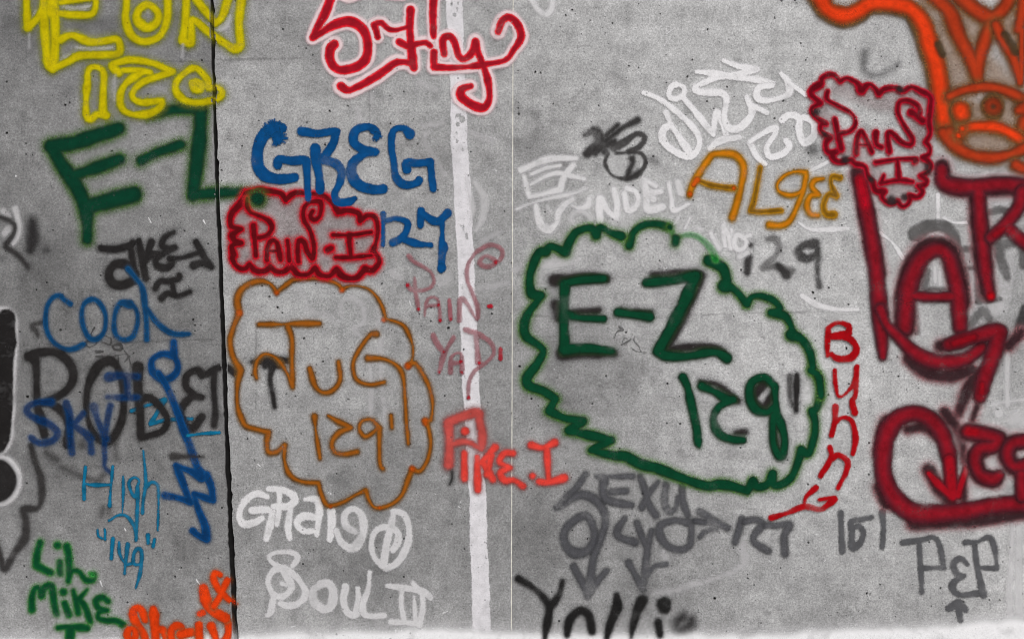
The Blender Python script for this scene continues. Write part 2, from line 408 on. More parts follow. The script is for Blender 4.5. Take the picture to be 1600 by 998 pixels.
GOLD = paint((190, 112, 8), edge=(136, 94, 14), halo=(176, 138, 56), soft=1.8, speck=2.8, hw=9, ha=.7, k0=.2)
GOLDD = paint((118, 82, 12), edge=(156, 110, 14), halo=(184, 148, 66), soft=1.8, speck=2.8, hw=9, ha=.7, k0=.2)
DRED = paint((130, 16, 30), edge=(76, 24, 34), halo=(84, 36, 42), soft=4.0, speck=4.2, hw=9, ha=.7, k0=.1, var=.26, thinning=.3)
DREDB = paint((152, 10, 26), edge=(112, 16, 30), halo=(110, 30, 40), soft=3.2, speck=2.8, hw=6, ha=.45)
DRIM = paint((54, 32, 36), halo=(186, 120, 126), soft=4.5, speck=4.5, hw=14, ha=.6)
BUN = paint((156, 4, 14), halo=(190, 74, 80), soft=1.3, speck=2.0, hw=4, ha=.5)
PIKE = paint((214, 62, 52), edge=(190, 62, 56), halo=(150, 80, 76), soft=2.4, speck=2.6, hw=10, ha=.75)
PIKES = paint((184, 74, 68), edge=(168, 70, 66), halo=(134, 92, 90), soft=3.8, speck=3.0, hw=14, ha=.75)
ROSE = paint((150, 88, 96), soft=1.3, speck=3.0, hw=2, ha=.2, var=.2, grit=.6)
ROSEB = paint((156, 20, 38), soft=1.0, speck=2.0, hw=1.5, ha=.2)
PEN = paint((60, 58, 58), soft=.6, speck=1.2, hw=1, ha=.1, grit=.6)

# ---- things marked on the wall that are part of its surface: lime runs, damp blots (parts of the wall)
CUR['o'] = wall
tile(340, 420, 740, 670)
S('lime_bloom', '770,290 775,220 830,180 900,230 915,320 850,380 900,430', 17, 0.46, LIME, ext=9)
S('lime_bloom', '480,110 540,180 560,260 640,280 740,330', 20, 0.32, LIME, ext=9)
S('lime_run', '1000,240,14 1015,500,16 1020,660,16 1030,760,13 1042,900,12 1045,990,12', 15, 0.46, LIME, ext=9)
S('lime_run', '940,580,14 960,720,17 958,900,16', 16, 0.46, LIME, ext=9)
tile(320, 150, 720, 400)
S('lime_bloom', '950,110 965,180; 1390,230 1370,300 1420,360 1500,500; 1360,190 1480,170', 17, 0.46, LIME, ext=9)
tile(0, 620, 400, 870)
S('damp_blot', '290,350,22 350,390,20; 375,435,12 450,470,14 600,520,12 640,490,10; 640,690,16 635,730,14; 680,700,14 680,725,12; 520,300,22; 720,300,14 730,380,14', 18, .5, SMUDGE, ext=8)
tile(440, 0, 840, 250)
S('lime_bloom', '480,680 490,760; 550,500 560,640; 860,520 960,560; 1170,820 1240,850 1330,880', 18, 0.37, LIME, ext=9)
tile(600, 340, 920, 540)
S('lime_bloom', '720,560,20 830,540,22 960,510,20; 760,190,18 900,110,22; 120,470,26 60,430,26; 420,470,28 520,460,28 440,520,24; 1010,410,22 1060,380,20', 22, 0.42, LIME, ext=9)
S('lime_bloom', '1250,360,38 1380,350,38 1500,330,30', 34, .4, WHTS, ext=8)
tile(1000, 760, 1320, 960)
S('lime_run', '180,500,16 215,590,18; 790,420,30 800,500,32 820,590,30 740,650,24 600,710,20 430,760,22 250,810,22 100,830,18', 22, 0.46, LIME, ext=9)
tile(0, 300, 200, 500)
S('paint_patch', '190,215,30 220,330,26 235,450,26 215,560,24 165,640,22', 26, .55, WHTS, ext=7)
S('paint_patch', '40,240,40 110,300,30; 100,470,45 60,520,40', 40, .42, WHTS, ext=9)
S('damp_blot', '405,370,45 410,480,65 410,610,80 380,720,45', 60, .85, SMUDGE, ext=13, cell=2.5)
S('damp_blot', '580,720,26', 24, .6, SMUDGE, ext=10, cell=2.5)
tile(1200, 240, 1600, 490)
S('paint_patch', '1060,255,10 1060,430,12; 1095,400,11 1160,430,12 1235,430,10; 700,495,10 780,560,12 840,650,12', 12, .9, WHT)
S('paint_patch', '210,885,12 300,940,14 420,970,10 560,972,8; 190,430,8 280,475,10 500,468,12; 260,110,8 380,50,10', 12, .85, WHT)
S('paint_patch', '1340,650,40 1280,860,40 1450,960,44 1500,640,36; 1390,300,30 1500,290,30', 40, .3, WHTS, ext=8, cell=2.5)
tile(1200, 440, 1600, 690)
S('paint_patch', '1497,450,14 1490,620,15 1495,770,16; 1390,770,8 1470,750,9 1600,735,10; 1440,820,26', 12, .55, WHTS)
S('paint_patch', '1540,850,50 1590,860,50; 1430,150,46 1370,190,40', 46, .35, WHTS, ext=9, cell=2.5)
tile(1280, 780, 1600, 998, 1465)
S('paint_patch', '1380,170,16 1375,420,18 1360,640,20 1365,860,22; 1430,200,20 1425,500,26 1430,860,30', 18, .45, WHTS, ext=8)
tile(700, 0, 1100, 250)
S('damp_blot', '430,680,30 560,720,24; 440,880,22 500,900,16; 1050,460,26 1100,515,20; 300,800,22', 24, 0.14, SMUDGE, ext=9, cell=2.5)
tile(800, 400, 1200, 650)
S('damp_blot', '300,880,30 340,920,26; 30,230,30 30,320,36; 240,250,40 250,400,36; 690,760,60 780,700,50', 36, 0.11, SMUDGE, ext=12, cell=2.5)
tile(1200, 0, 1600, 250)
S('damp_blot', '280,930,30; 330,650,0.1', 30, .5, SMUDGE, ext=10, cell=2.5)
tile(0, 0, 400, 250)
S('damp_blot', '60,130,30 90,140,24; 1100,110,30; 700,160,60 500,170,40', 30, 0.17, SMUDGE, ext=10, cell=2.5)

TILE = (0, 0, 1.0)
S('paint_patch', '742,285,3 756,310,5 754,340,5 744,360,4; 728,275,3 738,320,4 736,350,3', 5, .45, WHTS, ext=7)
S('form_line', '120,94 250,96 330,96; 345,94 420,92 470,91', 1.0, .16, PEN, ext=2, cell=1)
S('form_line', '70,537 200,534 335,530; 820,493 1000,497 1140,490 1290,487', 1.0, .16, PEN, ext=2, cell=1)
S('form_line', '577,120 578,260; 400,500 400,640', .9, .16, PEN, ext=2, cell=1)
S('damp_blot', '470,40,24 500,110,26; 640,235,30 690,250,24; 560,760,40 640,720,30 530,700,24; 450,780,26; 590,900,40 520,930,30', 26, 0.08, SMUDGE, ext=12, cell=2.5)
S('damp_blot', '845,230,30 870,250,26; 820,330,20; 900,560,60 960,590,40 870,640,40; 830,800,30 850,870,30; 1000,930,30 1060,935,24', 30, 0.08, SMUDGE, ext=12, cell=2.5)
S('damp_blot', '30,60,30 70,40,26; 60,440,30 90,380,26; 80,720,40 150,700,30; 200,520,40 260,500,30; 290,850,26', 30, 0.10, SMUDGE, ext=12, cell=2.5)

# bug holes big enough to see, and a few scratches
def specks():
    kn = [(700 + x / 3.9925, y / 3.9925) for x, y in ((775, 62), (887, 127), (1360, 343), (1525, 373), (1495, 475), (655, 648), (755, 645), (1130, 412), (1190, 423), (735, 95), (545, 450), (580, 455))]
    kn += [(440 + x / 3.9925, y / 3.9925) for x, y in ((228, 118), (193, 345), (760, 572), (770, 575), (1037, 193), (413, 660), (300, 690), (157, 765), (825, 740))]
    kn += [(1200 + x / 3.9925, y / 3.9925) for x, y in ((757, 176), (612, 432), (805, 415), (180, 20), (43, 115), (295, 365), (234, 375), (626, 625), (95, 625), (1277, 650))]
    kn += [(1200 + x / 3.9925, 440 + y / 3.9925) for x, y in ((296, 366), (490, 416), (379, 36), (280, 66), (830, 660), (805, 470), (720, 560))]
    kn += [(340 + x / 3.9925, 420 + y / 3.9925) for x, y in ((375, 240), (612, 645), (912, 660), (1260, 280), (1458, 622), (1440, 368), (430, 777), (815, 808), (540, 430), (1285, 620))]
    kn += [(1280 + x / 4.578, 780 + y / 4.578) for x, y in ((438, 605), (340, 670), (365, 672), (803, 762), (868, 630), (1300, 855))]
    kn += [(x / 3.9925, y / 3.9925) for x, y in ((408, 655), (437, 637), (910, 840), (700, 940), (1045, 2740 - 1000), (925, 295))]
    q = random.Random(11)
    for _ in range(80): kn.append((q.uniform(10, 1590), q.uniform(5, 970)))
    P = []
    for u, v in kn:
        r = q.choice((.5, .6, .7, .8, .9, 1.2)); a = q.uniform(0, 6.28); l = q.uniform(.1, 1.6)
        P.append(np.array([(u, v, r), (u + l * math.cos(a), v + l * math.sin(a), r * .8)]))
    o = S('pits', '', mat=paint((24, 23, 23), soft=.9, speck=1.4, hw=1, ha=.2, thinning=0, grit=0), ext=2.2, cell=1, parent=wall, jitter=.1, polys=P); o['kind'] = 'stuff'
    L = []
    for x, y, x2, y2 in ((1041, 54, 1053, 45), (1038, 72, 1042, 65), (232, 340, 236, 348), (318, 344, 321, 350), (157, 907, 160, 916), (307, 905, 312, 912), (1110, 420, 1114, 426), (1252, 700, 1260, 690), (455, 979, 462, 977), (692, 957, 700, 954), (640, 470, 642, 478), (25, 275, 25, 276), (175, 466, 175, 467), (517, 770, 517, 772), (720, 783, 720, 785), (1037, 418, 1041, 424), (1042, 418, 1036, 424)):
        L.append(np.array([(x, y, .8), (x2, y2, .6)]))
    for _ in range(26):
        u, v = q.uniform(10, 1590), q.uniform(10, 960); L.append(np.array([(u, v, .7), (u + q.uniform(-4, 4), v + q.uniform(-4, 4), .4)]))
    o = S('scratches', '', .8, .8, paint((225, 224, 226), soft=.8, speck=1, hw=1, ha=.1, thinning=0), ext=2, cell=1, parent=wall, jitter=.1, polys=L); o['kind'] = 'stuff'
specks()

# ---- painted stripe, and a white band fading upward from the wall foot
CUR['o'] = None
STR = paint((216, 213, 217), soft=.8, speck=2.4, hw=1.2, ha=.2, var=.1, grit=.5, rag=5)
stv = [(-320, 680, 706), (0, 695.5, 722), (125, 703, 727), (225, 705, 731), (340, 711, 738), (440, 716, 742), (560, 720.5, 748), (640, 725, 751), (770, 732.5, 759), (998, 739, 768), (1034, 740, 769)]
def stripe():
    vv = np.arange(-320, 1034, 3.0); a = np.array(stv); l = np.interp(vv, a[:, 0], a[:, 1]); r = np.interp(vv, a[:, 0], a[:, 2])
    verts = []; E = []; C = []; faces = []; K = 15
    for v, ll, rr in zip(vv, l, r):
        wv = 1.6 * math.sin(v * .05) + 1.0 * math.sin(v * .13 + 1)
        for k in range(K):
            t = k / (K - 1); u = ll - 3 + (rr - ll + 6) * t + wv * .4
            verts.append((X(u), -0.00045, Z(v)))
            d = min(u - ll - wv * .4, rr + wv * .4 - u)
            hole = 99.0                                            # chips where the white has flaked off
            for cu, cv, ru, rv in CHIPS:
                q = math.hypot((u - cu) / ru, (v - cv) / rv)
                hole = min(hole, (q - 1) * min(ru, rv))
            E.append(-min(d, hole)); C.append(0.2)
    n = len(vv)
    for i in range(n - 1):
        for k in range(K - 1):
            faces.append((i * K + k, (i + 1) * K + k, (i + 1) * K + k + 1, i * K + k + 1))
    return link('painted_stripe', verts, faces, STR, None, {'e': E, 'c': C, 'op': np.full(len(verts), .93)})
CHIPS = [(440 + x / 3.9925, y / 3.9925, a, b) for x, y, a, b in ((1062, 28, 1.6, 3), (1100, 20, 1.5, 2.5), (1078, 95, 2.4, 2.6), (1095, 60, 1.2, 3), (1105, 720, 4, 3.2), (1128, 745, 4.5, 5.5), (1098, 775, 2.6, 3.6), (1092, 830, 1.4, 2), (1094, 880, 1.5, 3.4), (1130, 935, 1.8, 2.4))]
CHIPS += [(600 + x / 4.99, 340 + y / 4.99, a, b) for x, y, a, b in ((620, 80, 1.6, 5), (645, 140, 1.6, 5), (600, 65, 1.4, 1.6), (608, 548, 1.5, 1.8), (650, 165, 2, 1.4))]
rr_ = random.Random(3)
CHIPS += [(0, 0, 1, 1)] * 0
for _ in range(34):
    v = rr_.uniform(-100, 1000); a = np.array(stv); CHIPS.append((np.interp(v, a[:, 0], a[:, 1]) + rr_.uniform(3, 24), v, rr_.uniform(.5, 1.2), rr_.uniform(.7, 1.8)))
tagit(stripe(), 'chipped white stripe painted from top to bottom of the wall', 'paint stripe')
TILE = (0, 0, 1.0)
solo('white_band', 'soft-edged white band along the foot of the wall', paint((228, 227, 229), soft=9, speck=4, hw=26, ha=.38, var=.03, grit=.3), 'paint band',
     '-640,1020,26 -100,1022,24 100,1026,26 250,1026,30 360,1022,32 560,1022,36 700,1020,38 800,1024,36 1000,1027,38 1200,1026,36 1290,1024,42 1450,1020,42 1600,1012,44 1900,1022,34 2240,1022,34', r=36, cell=4, ext=27, jitter=2.0)

# ---- faint and grey writing that lies underneath
tile(1200, 0, 1600, 250)
solo('graffiti_mark', 'faint smoky grey letter L, right of the middle of the wall top', SMUDGE, 'graffiti', '605,330,16 600,440,16 680,470,12 790,425,16 810,400,10', 14, op=.5, ext=8)
tile(700, 0, 1100, 250)
solo('graffiti_mark', 'white letter U cut off by the top of the picture', WHTS, 'graffiti', '490,-50 520,-5 560,60 610,95 645,60 652,-10 650,-60', r=16, op=.75)
tag('faded grey number 129 below the gold name', GREYU, group='spray-painted tags on the wall')
tile(800, 220, 1200, 470); S('numeral', '1490,650,10; 1475,725,18 1468,820,18', 16, .85, BLKSOFT)
tile(1040, 220, 1360, 420); S('numeral', '790,765,20 850,760,26 885,820,24 860,890,22 800,950,26 760,990,26 840,980,24 980,1010,24', 24, .55)
tile(1200, 240, 1600, 490); S('numeral', '60,690,14 115,757,26', 20, .8, BLKSOFT)
S('numeral', '290,560,26 220,575,22 190,620,24 240,655,20 300,630,24 310,590,20; 312,620,12 308,740,7 318,825,16', 22, .75, BLKSOFT)
tag('old dark grey letters showing around the big dark red A', GREYU)
S('letter', '920,500,38 1000,455,36 1100,455,36 1160,520,32 1175,590,28', 36, .85); S('letter', '1390,365,22 1450,350,24 1510,365,16; 1430,585,30 1490,770,24; 1400,580,24 1530,560,20', 24, .7)
tile(1400, 400, 1600, 525)
S('letter', '800,-80,40 830,120,52 865,300,48 880,600,40; 870,150,26 960,150,20; 960,-90,30 850,-90,30', 44, .62); S('letter', '1010,100,36 1040,560,36; 1050,572,20 1295,540,24; 1205,80,22 1205,330,28', 32, .66)
S('letter', '930,850,44 1080,690,60 1170,790,44', 54, .55); S('letter', '390,200,50 350,380,36; 380,410,22 610,402,22', 40, .6); S('letter', '235,620,26 262,950,26', 26, .55)
S('letter', '1600,-40,60 1600,100,50', 50, .7); S('letter', '1610,650,54 1530,980,54', 54, .75, BLKSOFT)
S('pale_streak', '545,200,20 545,360,20; 480,130,16 490,330,16', 20, .6, WHTS, label='pale streak between the grey strokes')  # white paint between the grey letters
tag('dark grey PEP above a small upward arrow in the lower right corner', GREY)
tile(1280, 780, 1600, 998, 1465)
S('letter', '600,305,17 720,290,15 820,270,15 865,340,17 890,485,17* 725,490,15; 715,300,17 725,480,16 735,660,18', 16, .9)
S('letter', '1060,460,18 1010,420,18 960,460,18 985,530,18 1035,545,14* 960,590,18 960,650,20 1020,680,18 1130,670,18', 17, .9)
S('letter', '1045,305,16 1130,300,14 1215,270,16 1255,350,20 1270,490,18* 1125,485,14; 1110,310,18 1130,480,18 1175,680,22', 16, .9)
S('arrow', '930,775,20 1000,740,26 1045,785,18; 995,750,22 1000,800,22 1010,860,20', 20, .9)
tag('grey number 151 under the red vertical letters', GREY)
S('numeral', '155,95,18 160,230,17 165,365,18', 17, .92); S('numeral', '375,125,13 300,140,16 230,155,18 235,230,22 235,340,20 290,310,18 315,240,18 290,190,20 240,200', 18, .92); S('numeral', '450,90,20 460,200,14 450,340,18', 16, .92)
tag('smoky grey SEXY with down-pointing arrows below the green cloud', GREYS)
tile(780, 700, 1100, 900)
S('letter', '675,200,30 600,310,26 520,390,26 450,460,24', 28, .72)
S('letter', '760,215,18 900,220,18 1040,215,22; 820,240,34 810,340,32 830,400,34; 870,340,24 990,330,24; 840,400,28 950,430,28 1030,440,24', 26, .72)
S('letter', '1100,220,26 1140,330,26 1170,440,30 1220,520,28; 1240,260,22 1170,350,24 1110,460,25', 26, .72)
S('letter', '1300,280,24 1290,400,26 1320,490,24 1370,470,24 1400,380,24; 1430,280,28 1430,400,26 1470,520,22', 24, .72)
S('arrow', '480,470,14 570,390,22 650,360,28 750,400,36 820,500,30 825,600,30 780,720,32 735,850,28 715,1000,34 700,1080,34 690,1150,26; 580,920,26 630,1010,32 690,1110,34; 840,950,24 770,1030,32 710,1130,22', 28, .72)
S('letter', '650,525,30 540,600,32 500,700,34 560,800,36 660,810,34 730,740,30 740,640,28 700,540,30 650,525,30', 30, .72)
S('letter', '980,540,16 920,640,24 940,690,24 1060,730,26', 24, .72)
S('arrow', '1075,580,24 1110,680,24 1150,760,26; 1190,640,22 1160,760,26 1145,900,28 1125,1050,32 1120,1090,32; 1010,890,28 1060,980,28 1115,1080,30; 1300,900,18 1210,920,22 1150,990,22', 26, .72)
S('letter', '1470,580,24 1380,560,18 1270,590,30 1250,660,32 1300,750,32 1400,790,32 1480,760,28 1500,680,26 1500,600,24; 1400,560,16 1600,575,22', 28, .72)
tile(1000, 760, 1320, 960)
S('dash', '430,265,20 500,275,24 640,300,32 680,320,28; 470,195,30 560,250,32 620,290,30; 465,390,20 520,340,18 600,330,16', 24, .72)
S('numeral', '795,245,24 770,340,24 740,430,24', 24, .72); S('numeral', '820,270,28 900,255,28 955,290,26 895,370,28 890,430,28 1000,500,24', 26, .72); S('numeral', '980,300,22 1060,300,22 1170,295,22 1125,380,26 1130,520,26', 24, .72)

# ---- white writing
tag('white six-letter name ending in a looped capital, under the orange cloud', WHT)
tile(340, 748, 740, 998)
S('letter', '310,110,18 240,90,20 170,140,20 135,220,20 160,280,20 230,270,20 275,245,18; 215,195,18 300,190,18 345,200,18* 335,260,20 305,370,18', 19, .86)
S('letter', '320,60,14 400,65,22 470,100,22 480,140,22 430,170,22 350,170,16; 385,80,18 385,180,18 370,285,12; 455,190,22 440,300,20 450,370,14', 20, .86)
S('letter', '545,125,12 620,130,20 635,200,18 625,300,18 620,350,16; 610,240,20 540,230,20 495,270,20 530,320,20 600,325,16', 18, .86)
S('letter', '710,190,20 712,270,22 705,350,20 700,375,16', 20, .86)
S('letter', '860,330,18 800,290,22 795,220,22 850,185,22 900,230,22 910,320,24 880,400,24 830,430,22 770,390,22 740,320,16', 22, .72)
S('letter', '1095,190,14 1090,260,20 1055,400,20 1035,540,22; 1050,555,18 980,490,18 960,400,16 990,320,18 1060,300,18 1120,330,18 1125,390,20 1095,440,18; 1095,200,12 1160,220,18 1195,310,20 1180,420,20 1120,520,22 1050,555,20', 18, .72)
tag('white word with a knotted initial and the numeral II at the foot of the wall', WHT)
S('letter', '470,540,18 500,490,18 470,460,16 380,455,15 320,480,15 340,520,15 400,560,22 440,620,24 460,680,24 410,730,22 350,720,18 315,640,18 350,570,20 420,560,22 500,620,20 550,710,18 510,770,20 440,790,20 390,775,16; 400,650,18 430,660,14; 350,740,22 330,830,18 305,850,10', 20, .72)
S('letter', '640,655,18 690,650,26 720,700,26 710,790,26 660,810,26 600,760,24 600,690,22 650,660,18', 24, .66)
S('letter', '800,670,17 785,750,20 810,830,20 860,840,20 880,760,18 875,680,14', 18, .72); S('letter', '950,580,12 940,680,14 905,790,18 930,850,18 1040,850,18', 16, .72)
S('numeral', '1060,665,10 1180,680,17 1280,700,22 1330,740,12; 1220,650,14 1265,700,16; 1150,690,16 1145,780,17 1165,880,16; 1225,730,8 1235,900,14; 1275,700,18 1280,800,18 1260,910,18; 1080,890,18 1180,895,15 1260,900,16', 16, .72)
tag('chalky white letters crowded above the green cloud, two lines deep', WHTS)
tile(800, 235, 1000, 360)
S('letter', '150,330,24 180,450,24 215,585,22* 400,545,30 600,490,44* 650,330,36 765,185,26; 110,250,32 300,165,36 500,105,36 800,100,26; 230,430,12 400,335,20 560,285,26 700,310,26 900,360,20; 240,300,16 420,225,20 600,190,16', 36, .8)
S('underline', '60,735,12 260,655,12 500,592,16 740,547,18 920,480,12', 22, .72)
S('letter', '300,700,36 320,820,40 370,940,50 460,990,52 560,900,38 580,780,38 660,680,32 755,615,26', 46, .82); S('letter_stroke', '430,690,12 480,780,14', 22, .5)
S('letter', '755,690,16 840,725,20 940,690,34 965,610,24', 30, .8); S('loop', '800,960,20 735,860,20 780,775,20 900,775,26 985,860,32 950,920,36', 34, .5)
S('letter', '1100,880,40 1090,740,42 1100,610,50* 1190,750,34 1230,790,32 1300,840,42* 1310,650,40 1270,490,34', 48, .88)
S('letter', '1400,540,36 1440,740,40 1510,735,36 1575,630,32 1540,520,32 1430,475,32', 44, .88)
tile(960, 240, 1200, 390)
S('letter', '310,290,30 335,420,34 345,580,34 500,555,32; 340,420,32 480,395,28; 310,270,22 430,340,20; 400,470,28', 38, .82); S('letter', '565,320,18 590,450,22 620,590,24 770,525,14', 28, .88); S('letter_stroke', '660,300,28 690,400,34 720,420,22', 38, .7)
S('letter_stroke', '620,740,12 670,660,12', 20, .7); S('letter_stroke', '735,780,14 785,670,14', 22, .75); S('letter_stroke', '820,770,12 900,790,14', 22, .5)
S('letter', '1000,830,22 1050,920,26 1085,985,24; 1130,740,20 1135,850,22 1150,960,22; 1130,745,20 1190,860,24 1215,980,22* 1225,880,20 1215,790,20', 24, .85)
S('letter', '1270,850,24 1245,930,26 1280,1000,26 1340,990,26 1370,920,24 1330,865,22 1270,850,22; 1330,880,18 1410,850,20', 24, .85); S('letter_stroke', '1300,1075,26 1385,1030,20', 22, .7)
tag('white looping name climbing to the right between the black scribble and the red cloud', WHT)
tile(900, 80, 1300, 330)
S('letter', '420,258,15 520,300,17 640,390,20 740,490,20 770,570,20 740,640,20 680,655,21 590,610,21 540,550,21 545,490,21 590,460,17; 560,380,13 600,470,16 700,620,19', 16, 1.0)
S('letter', '625,210,15 590,230,16 580,280,16 620,300,16 670,270,16 670,225,16 625,210,15; 670,290,16 760,400,17 855,520,16* 870,400,18 890,390,17 930,500,17 940,545,15', 14, 1.0)
S('underline', '835,610,15 900,560,17 1020,540,17', 14, 1.0)
S('letter', '920,60,15 1010,95,17 1130,115,21* 1000,150,20 900,160,19 780,205,17 740,240,17 800,260,17 900,260,18 940,300,20 925,400,20 950,480,20 1020,480,20 1080,420,19 1095,370,18 1065,290,13; 750,130,13 860,140,20 1000,165,19 1130,180,18 1225,205,19; 1100,340,16 1190,385,15', 15, 1.0)
S('letter', '1220,215,21 1140,230,17 1130,290,18 1190,310,17 1280,290,17 1330,260,23 1320,190,21 1280,140,13; 1330,200,13 1430,270,14', 15, 1.0)
tag('white number 120 leaning to the right above the gold name', WHT)
S('numeral', '1085,575,16 1130,660,17 1180,705,14', 13, 1.0); S('numeral', '1085,565,14 1190,500,17 1245,480,18 1235,530,17 1190,600,18 1210,660,19 1290,640,20 1330,590,20 1310,560,18', 15, 1.0)
S('numeral', '1285,430,18 1330,400,17 1390,420,18 1390,490,20 1420,570,20 1480,530,20 1480,440,18 1420,415,16', 15, 1.0)

# ---- black
tag('big black exclamation mark with a thick white rim on the left edge of the wall', BLK)
tile(0, 420, 400, 670)
S('exclamation_mark', '0,300,62 38,312,66 40,420,75 28,560,77 22,700,77 18,880,74 8,1040,70 -10,1090,66; -70,440,70 -60,1000,70', 66, .8, RIMW, ext=4, cell=2.5, label='white rim of the stroke')
S('exclamation_mark', '42,304,50 42,420,55 30,560,57 24,700,57 20,880,55 10,1040,50 -10,1095,46; -60,430,76 -60,700,80 -60,1000,80', 80, 1, paint((32, 30, 30), soft=2.4, hw=6, ha=.4), ext=4, cell=2.5)
tile(0, 620, 400, 870)
S('dot', '-40,388,16 20,384,16 75,412,16 116,480,16 118,550,16 80,622,16 20,660,16 -60,665,16', 16, .85, RIMW); S('dot', '-20,490,104 0,520,100 -20,550,100', 104, .92, ext=5)
tag('thin smoky grey cloud line wrapping the black exclamation mark', BLKSOFT)
tile(0, 300, 200, 500); S('outline', '-40,310,16 0,318,16 80,335,17 160,380,18 190,440,18 170,520,18 100,620,20 75,680,18 150,730,18 250,810,18 320,890,16 350,940,12', 18, .9)
tile(0, 420, 400, 670); S('outline', '270,330,10 205,355,14 225,385,14 238,420,8', 12, .7)
tile(0, 620, 400, 870); S('outline', '195,300,10 220,400,14 255,500,16 262,620,17 235,690,16 150,700,22 165,780,16 155,880,17 90,970,17 30,1070,18 5,990,12 -20,900,10', 15, .9)
tag('small black four-letter tag with a double stroke below it, right of the dark green letters', BLK)
tile(0, 200, 400, 450)
S('letter', '630,748,20 720,755,18 800,735,18 830,715,16; 815,730,18 825,800,18 835,900,20 845,950,20; 830,900,22 790,850,22 720,850,24 680,900,24 700,960,24 760,980,22 830,950,22 850,910,20', 20, .95)
S('letter', '868,700,18 885,800,18 910,935,20; 945,710,17 920,790,16 905,830,16; 905,820,16 950,790,18 985,790,18', 18, .95)
S('letter', '1085,650,15 1030,680,16 1010,730,18 1050,750,18 1090,745,18* 1040,770,17 975,820,17 985,860,17 1040,870,17 1070,840,17 1060,810,14', 17, .95)
S('letter', '1060,815,12 1150,805,12 1240,775,12; 1225,710,17 1260,780,20 1320,865,16; 1210,855,24 1260,840,20 1310,860,16', 14, .95)
S('numeral', '970,1000,18 1000,955,17 1050,955,17 1110,940,17 1120,920,17; 1075,960,15 1085,1030,15; 1010,1060,17 1050,1030,15 1110,1045,15 1185,1020,16', 16, .95)
tag('heavy black scribble over a thin ring, left of the white looping name', BLKSOFT)
tile(900, 80, 1300, 330)
S('scribble', '60,520,12 130,500,22 150,560,26 70,640,20; 110,490,18 180,620,20; 120,640,14 160,600,16 190,560,18 290,480,14 385,430,14; 180,530,12 260,460,12; 190,590,14 240,560,14', 18, .9)
S('scribble', '240,600,24 300,570,20 380,515,13 430,540,13 390,600,12 330,625,14', 13, .85, BLKRING); S('ring', '200,640,6 182,700,6 230,775,6 320,795,6 400,760,6 435,690,6 410,640,6 340,630,6 250,635', 6, .9, BLKRING)
S('numeral', '350,670,17 355,695,10 335,740,10 330,785,15 390,750,11', 11, .9); S('smudge', '470,680,24 500,690,20', 24, .4, SMUDGE, ext=8)
tag('thin pencil-like scrawl across the blue letters and the black R', PEN, cat='scrawl', name='pen_scrawl')
tile(0, 420, 400, 670); S('letter', '590,365 570,410 600,440 600,470 550,485 535,455 580,440 610,420', 3.6, .6, ext=2, cell=1); S('letter', '640,460 640,420 690,430 690,470 650,460; 715,370 712,430; 705,480 750,470 760,500 720,500 705,480', 3.6, .6, ext=2, cell=1)
S('letter', '760,490 800,540 815,590; 600,515 640,515; 600,545 640,545; 720,540 800,530; 740,575 740,540; 780,580 805,545', 3.4, .55, ext=2, cell=1)
tag('thin black pen marks inside the big green cloud', PEN, cat='scrawl', name='pen_scrawl')
tile(800, 400, 1200, 650)
S('letter', '640,510 655,470 690,460 670,440; 700,510 720,520 715,550 690,545 700,510; 680,555 740,520; 765,500 760,530 790,560 800,590; 740,570 770,590 830,600', 2.2, .5, ext=2, cell=1)

# ---- left-hand panel, colours
tag('black looping name running over the open joint, highest of the lettering over the blue marks', BLK)
tile(0, 420, 400, 670)
UNDER = []
def robert():
    tag('large soft black name written across blue letters and over the black joint', BLK)
    S('letter', '180,545,26 250,520,28 350,520,22 430,580,24 460,660,24 430,740,24 350,800,22 270,835,20; 210,550,36 225,600,18 230,700,13 235,840,18 260,950,22 280,1035,18; 300,825,18 380,880,22 430,960,24 420,1095,18', 22, .96)
    S('letter', '720,590,20 680,570,24 610,610,22 555,720,18 540,850,17 560,970,18 620,1060,20 690,1070,20 755,960,20 775,830,17 765,700,18 720,590,22 650,575,20', 19, .94)
    S('letter', '860,615,34 860,720,26 875,880,22 880,1045,22; 870,825,18 930,800,18 1000,860,18 1045,940,18 1010,1010,17 880,1052,16', 20, .96)
    S('letter', '1260,655,22 1230,630,18 1170,660,18 1160,730,18 1210,780,18 1260,800,18* 1190,800,20 1130,880,20 1150,960,22 1200,990,22 1260,920,22', 19, .96)
    S('letter', '1300,650,16 1360,615,18 1420,615,18 1475,655,18; 1340,620,18 1335,750,16 1345,880,16 1335,970,17', 17, .96)
    tile(340, 420, 740, 670)
    S('letter', '215,578,10 300,572,18 380,570,16 455,570,16; 345,600,26 335,640,18 330,700,12 345,780,10 357,860,9; 300,600,18 390,600,16', 15, .92)
bpy.data.objects.remove(CUR['o']); 
tag('soft blue four-letter word with a trailing last stroke, above the black name', BLUEC)
S('letter', '440,218,16 400,190,12 370,165,12 320,190,12 290,260,14 290,370,14 330,450,13 400,500,15 470,495,15 520,470,13', 13, .94); S('letter', '570,190,14 520,230,15 515,330,15 550,420,15 600,440,14 650,390,13 660,290,12 620,210,13 570,190,14', 14, .94)
S('letter', '810,220,24 750,215,14 715,300,13 720,400,13 770,440,13 830,420,13 860,330,12 850,250,13 810,215,18', 13, .9); S('letter', '800,0,16 850,60,16 890,120,16 905,220,16 915,340,15 917,440,16; 915,240,14 960,310,16 1020,370,16 1090,405,16 1180,405,15', 16, .9)
tag('teal zigzag mark tangled in the black name', TEAL)
S('zigzag', '820,885,13 900,855,13 1030,815,13* 990,880,13 940,965,13* 1040,940,13 1200,935,11', 13, .9)
robert()
tile(0, 420, 400, 670)
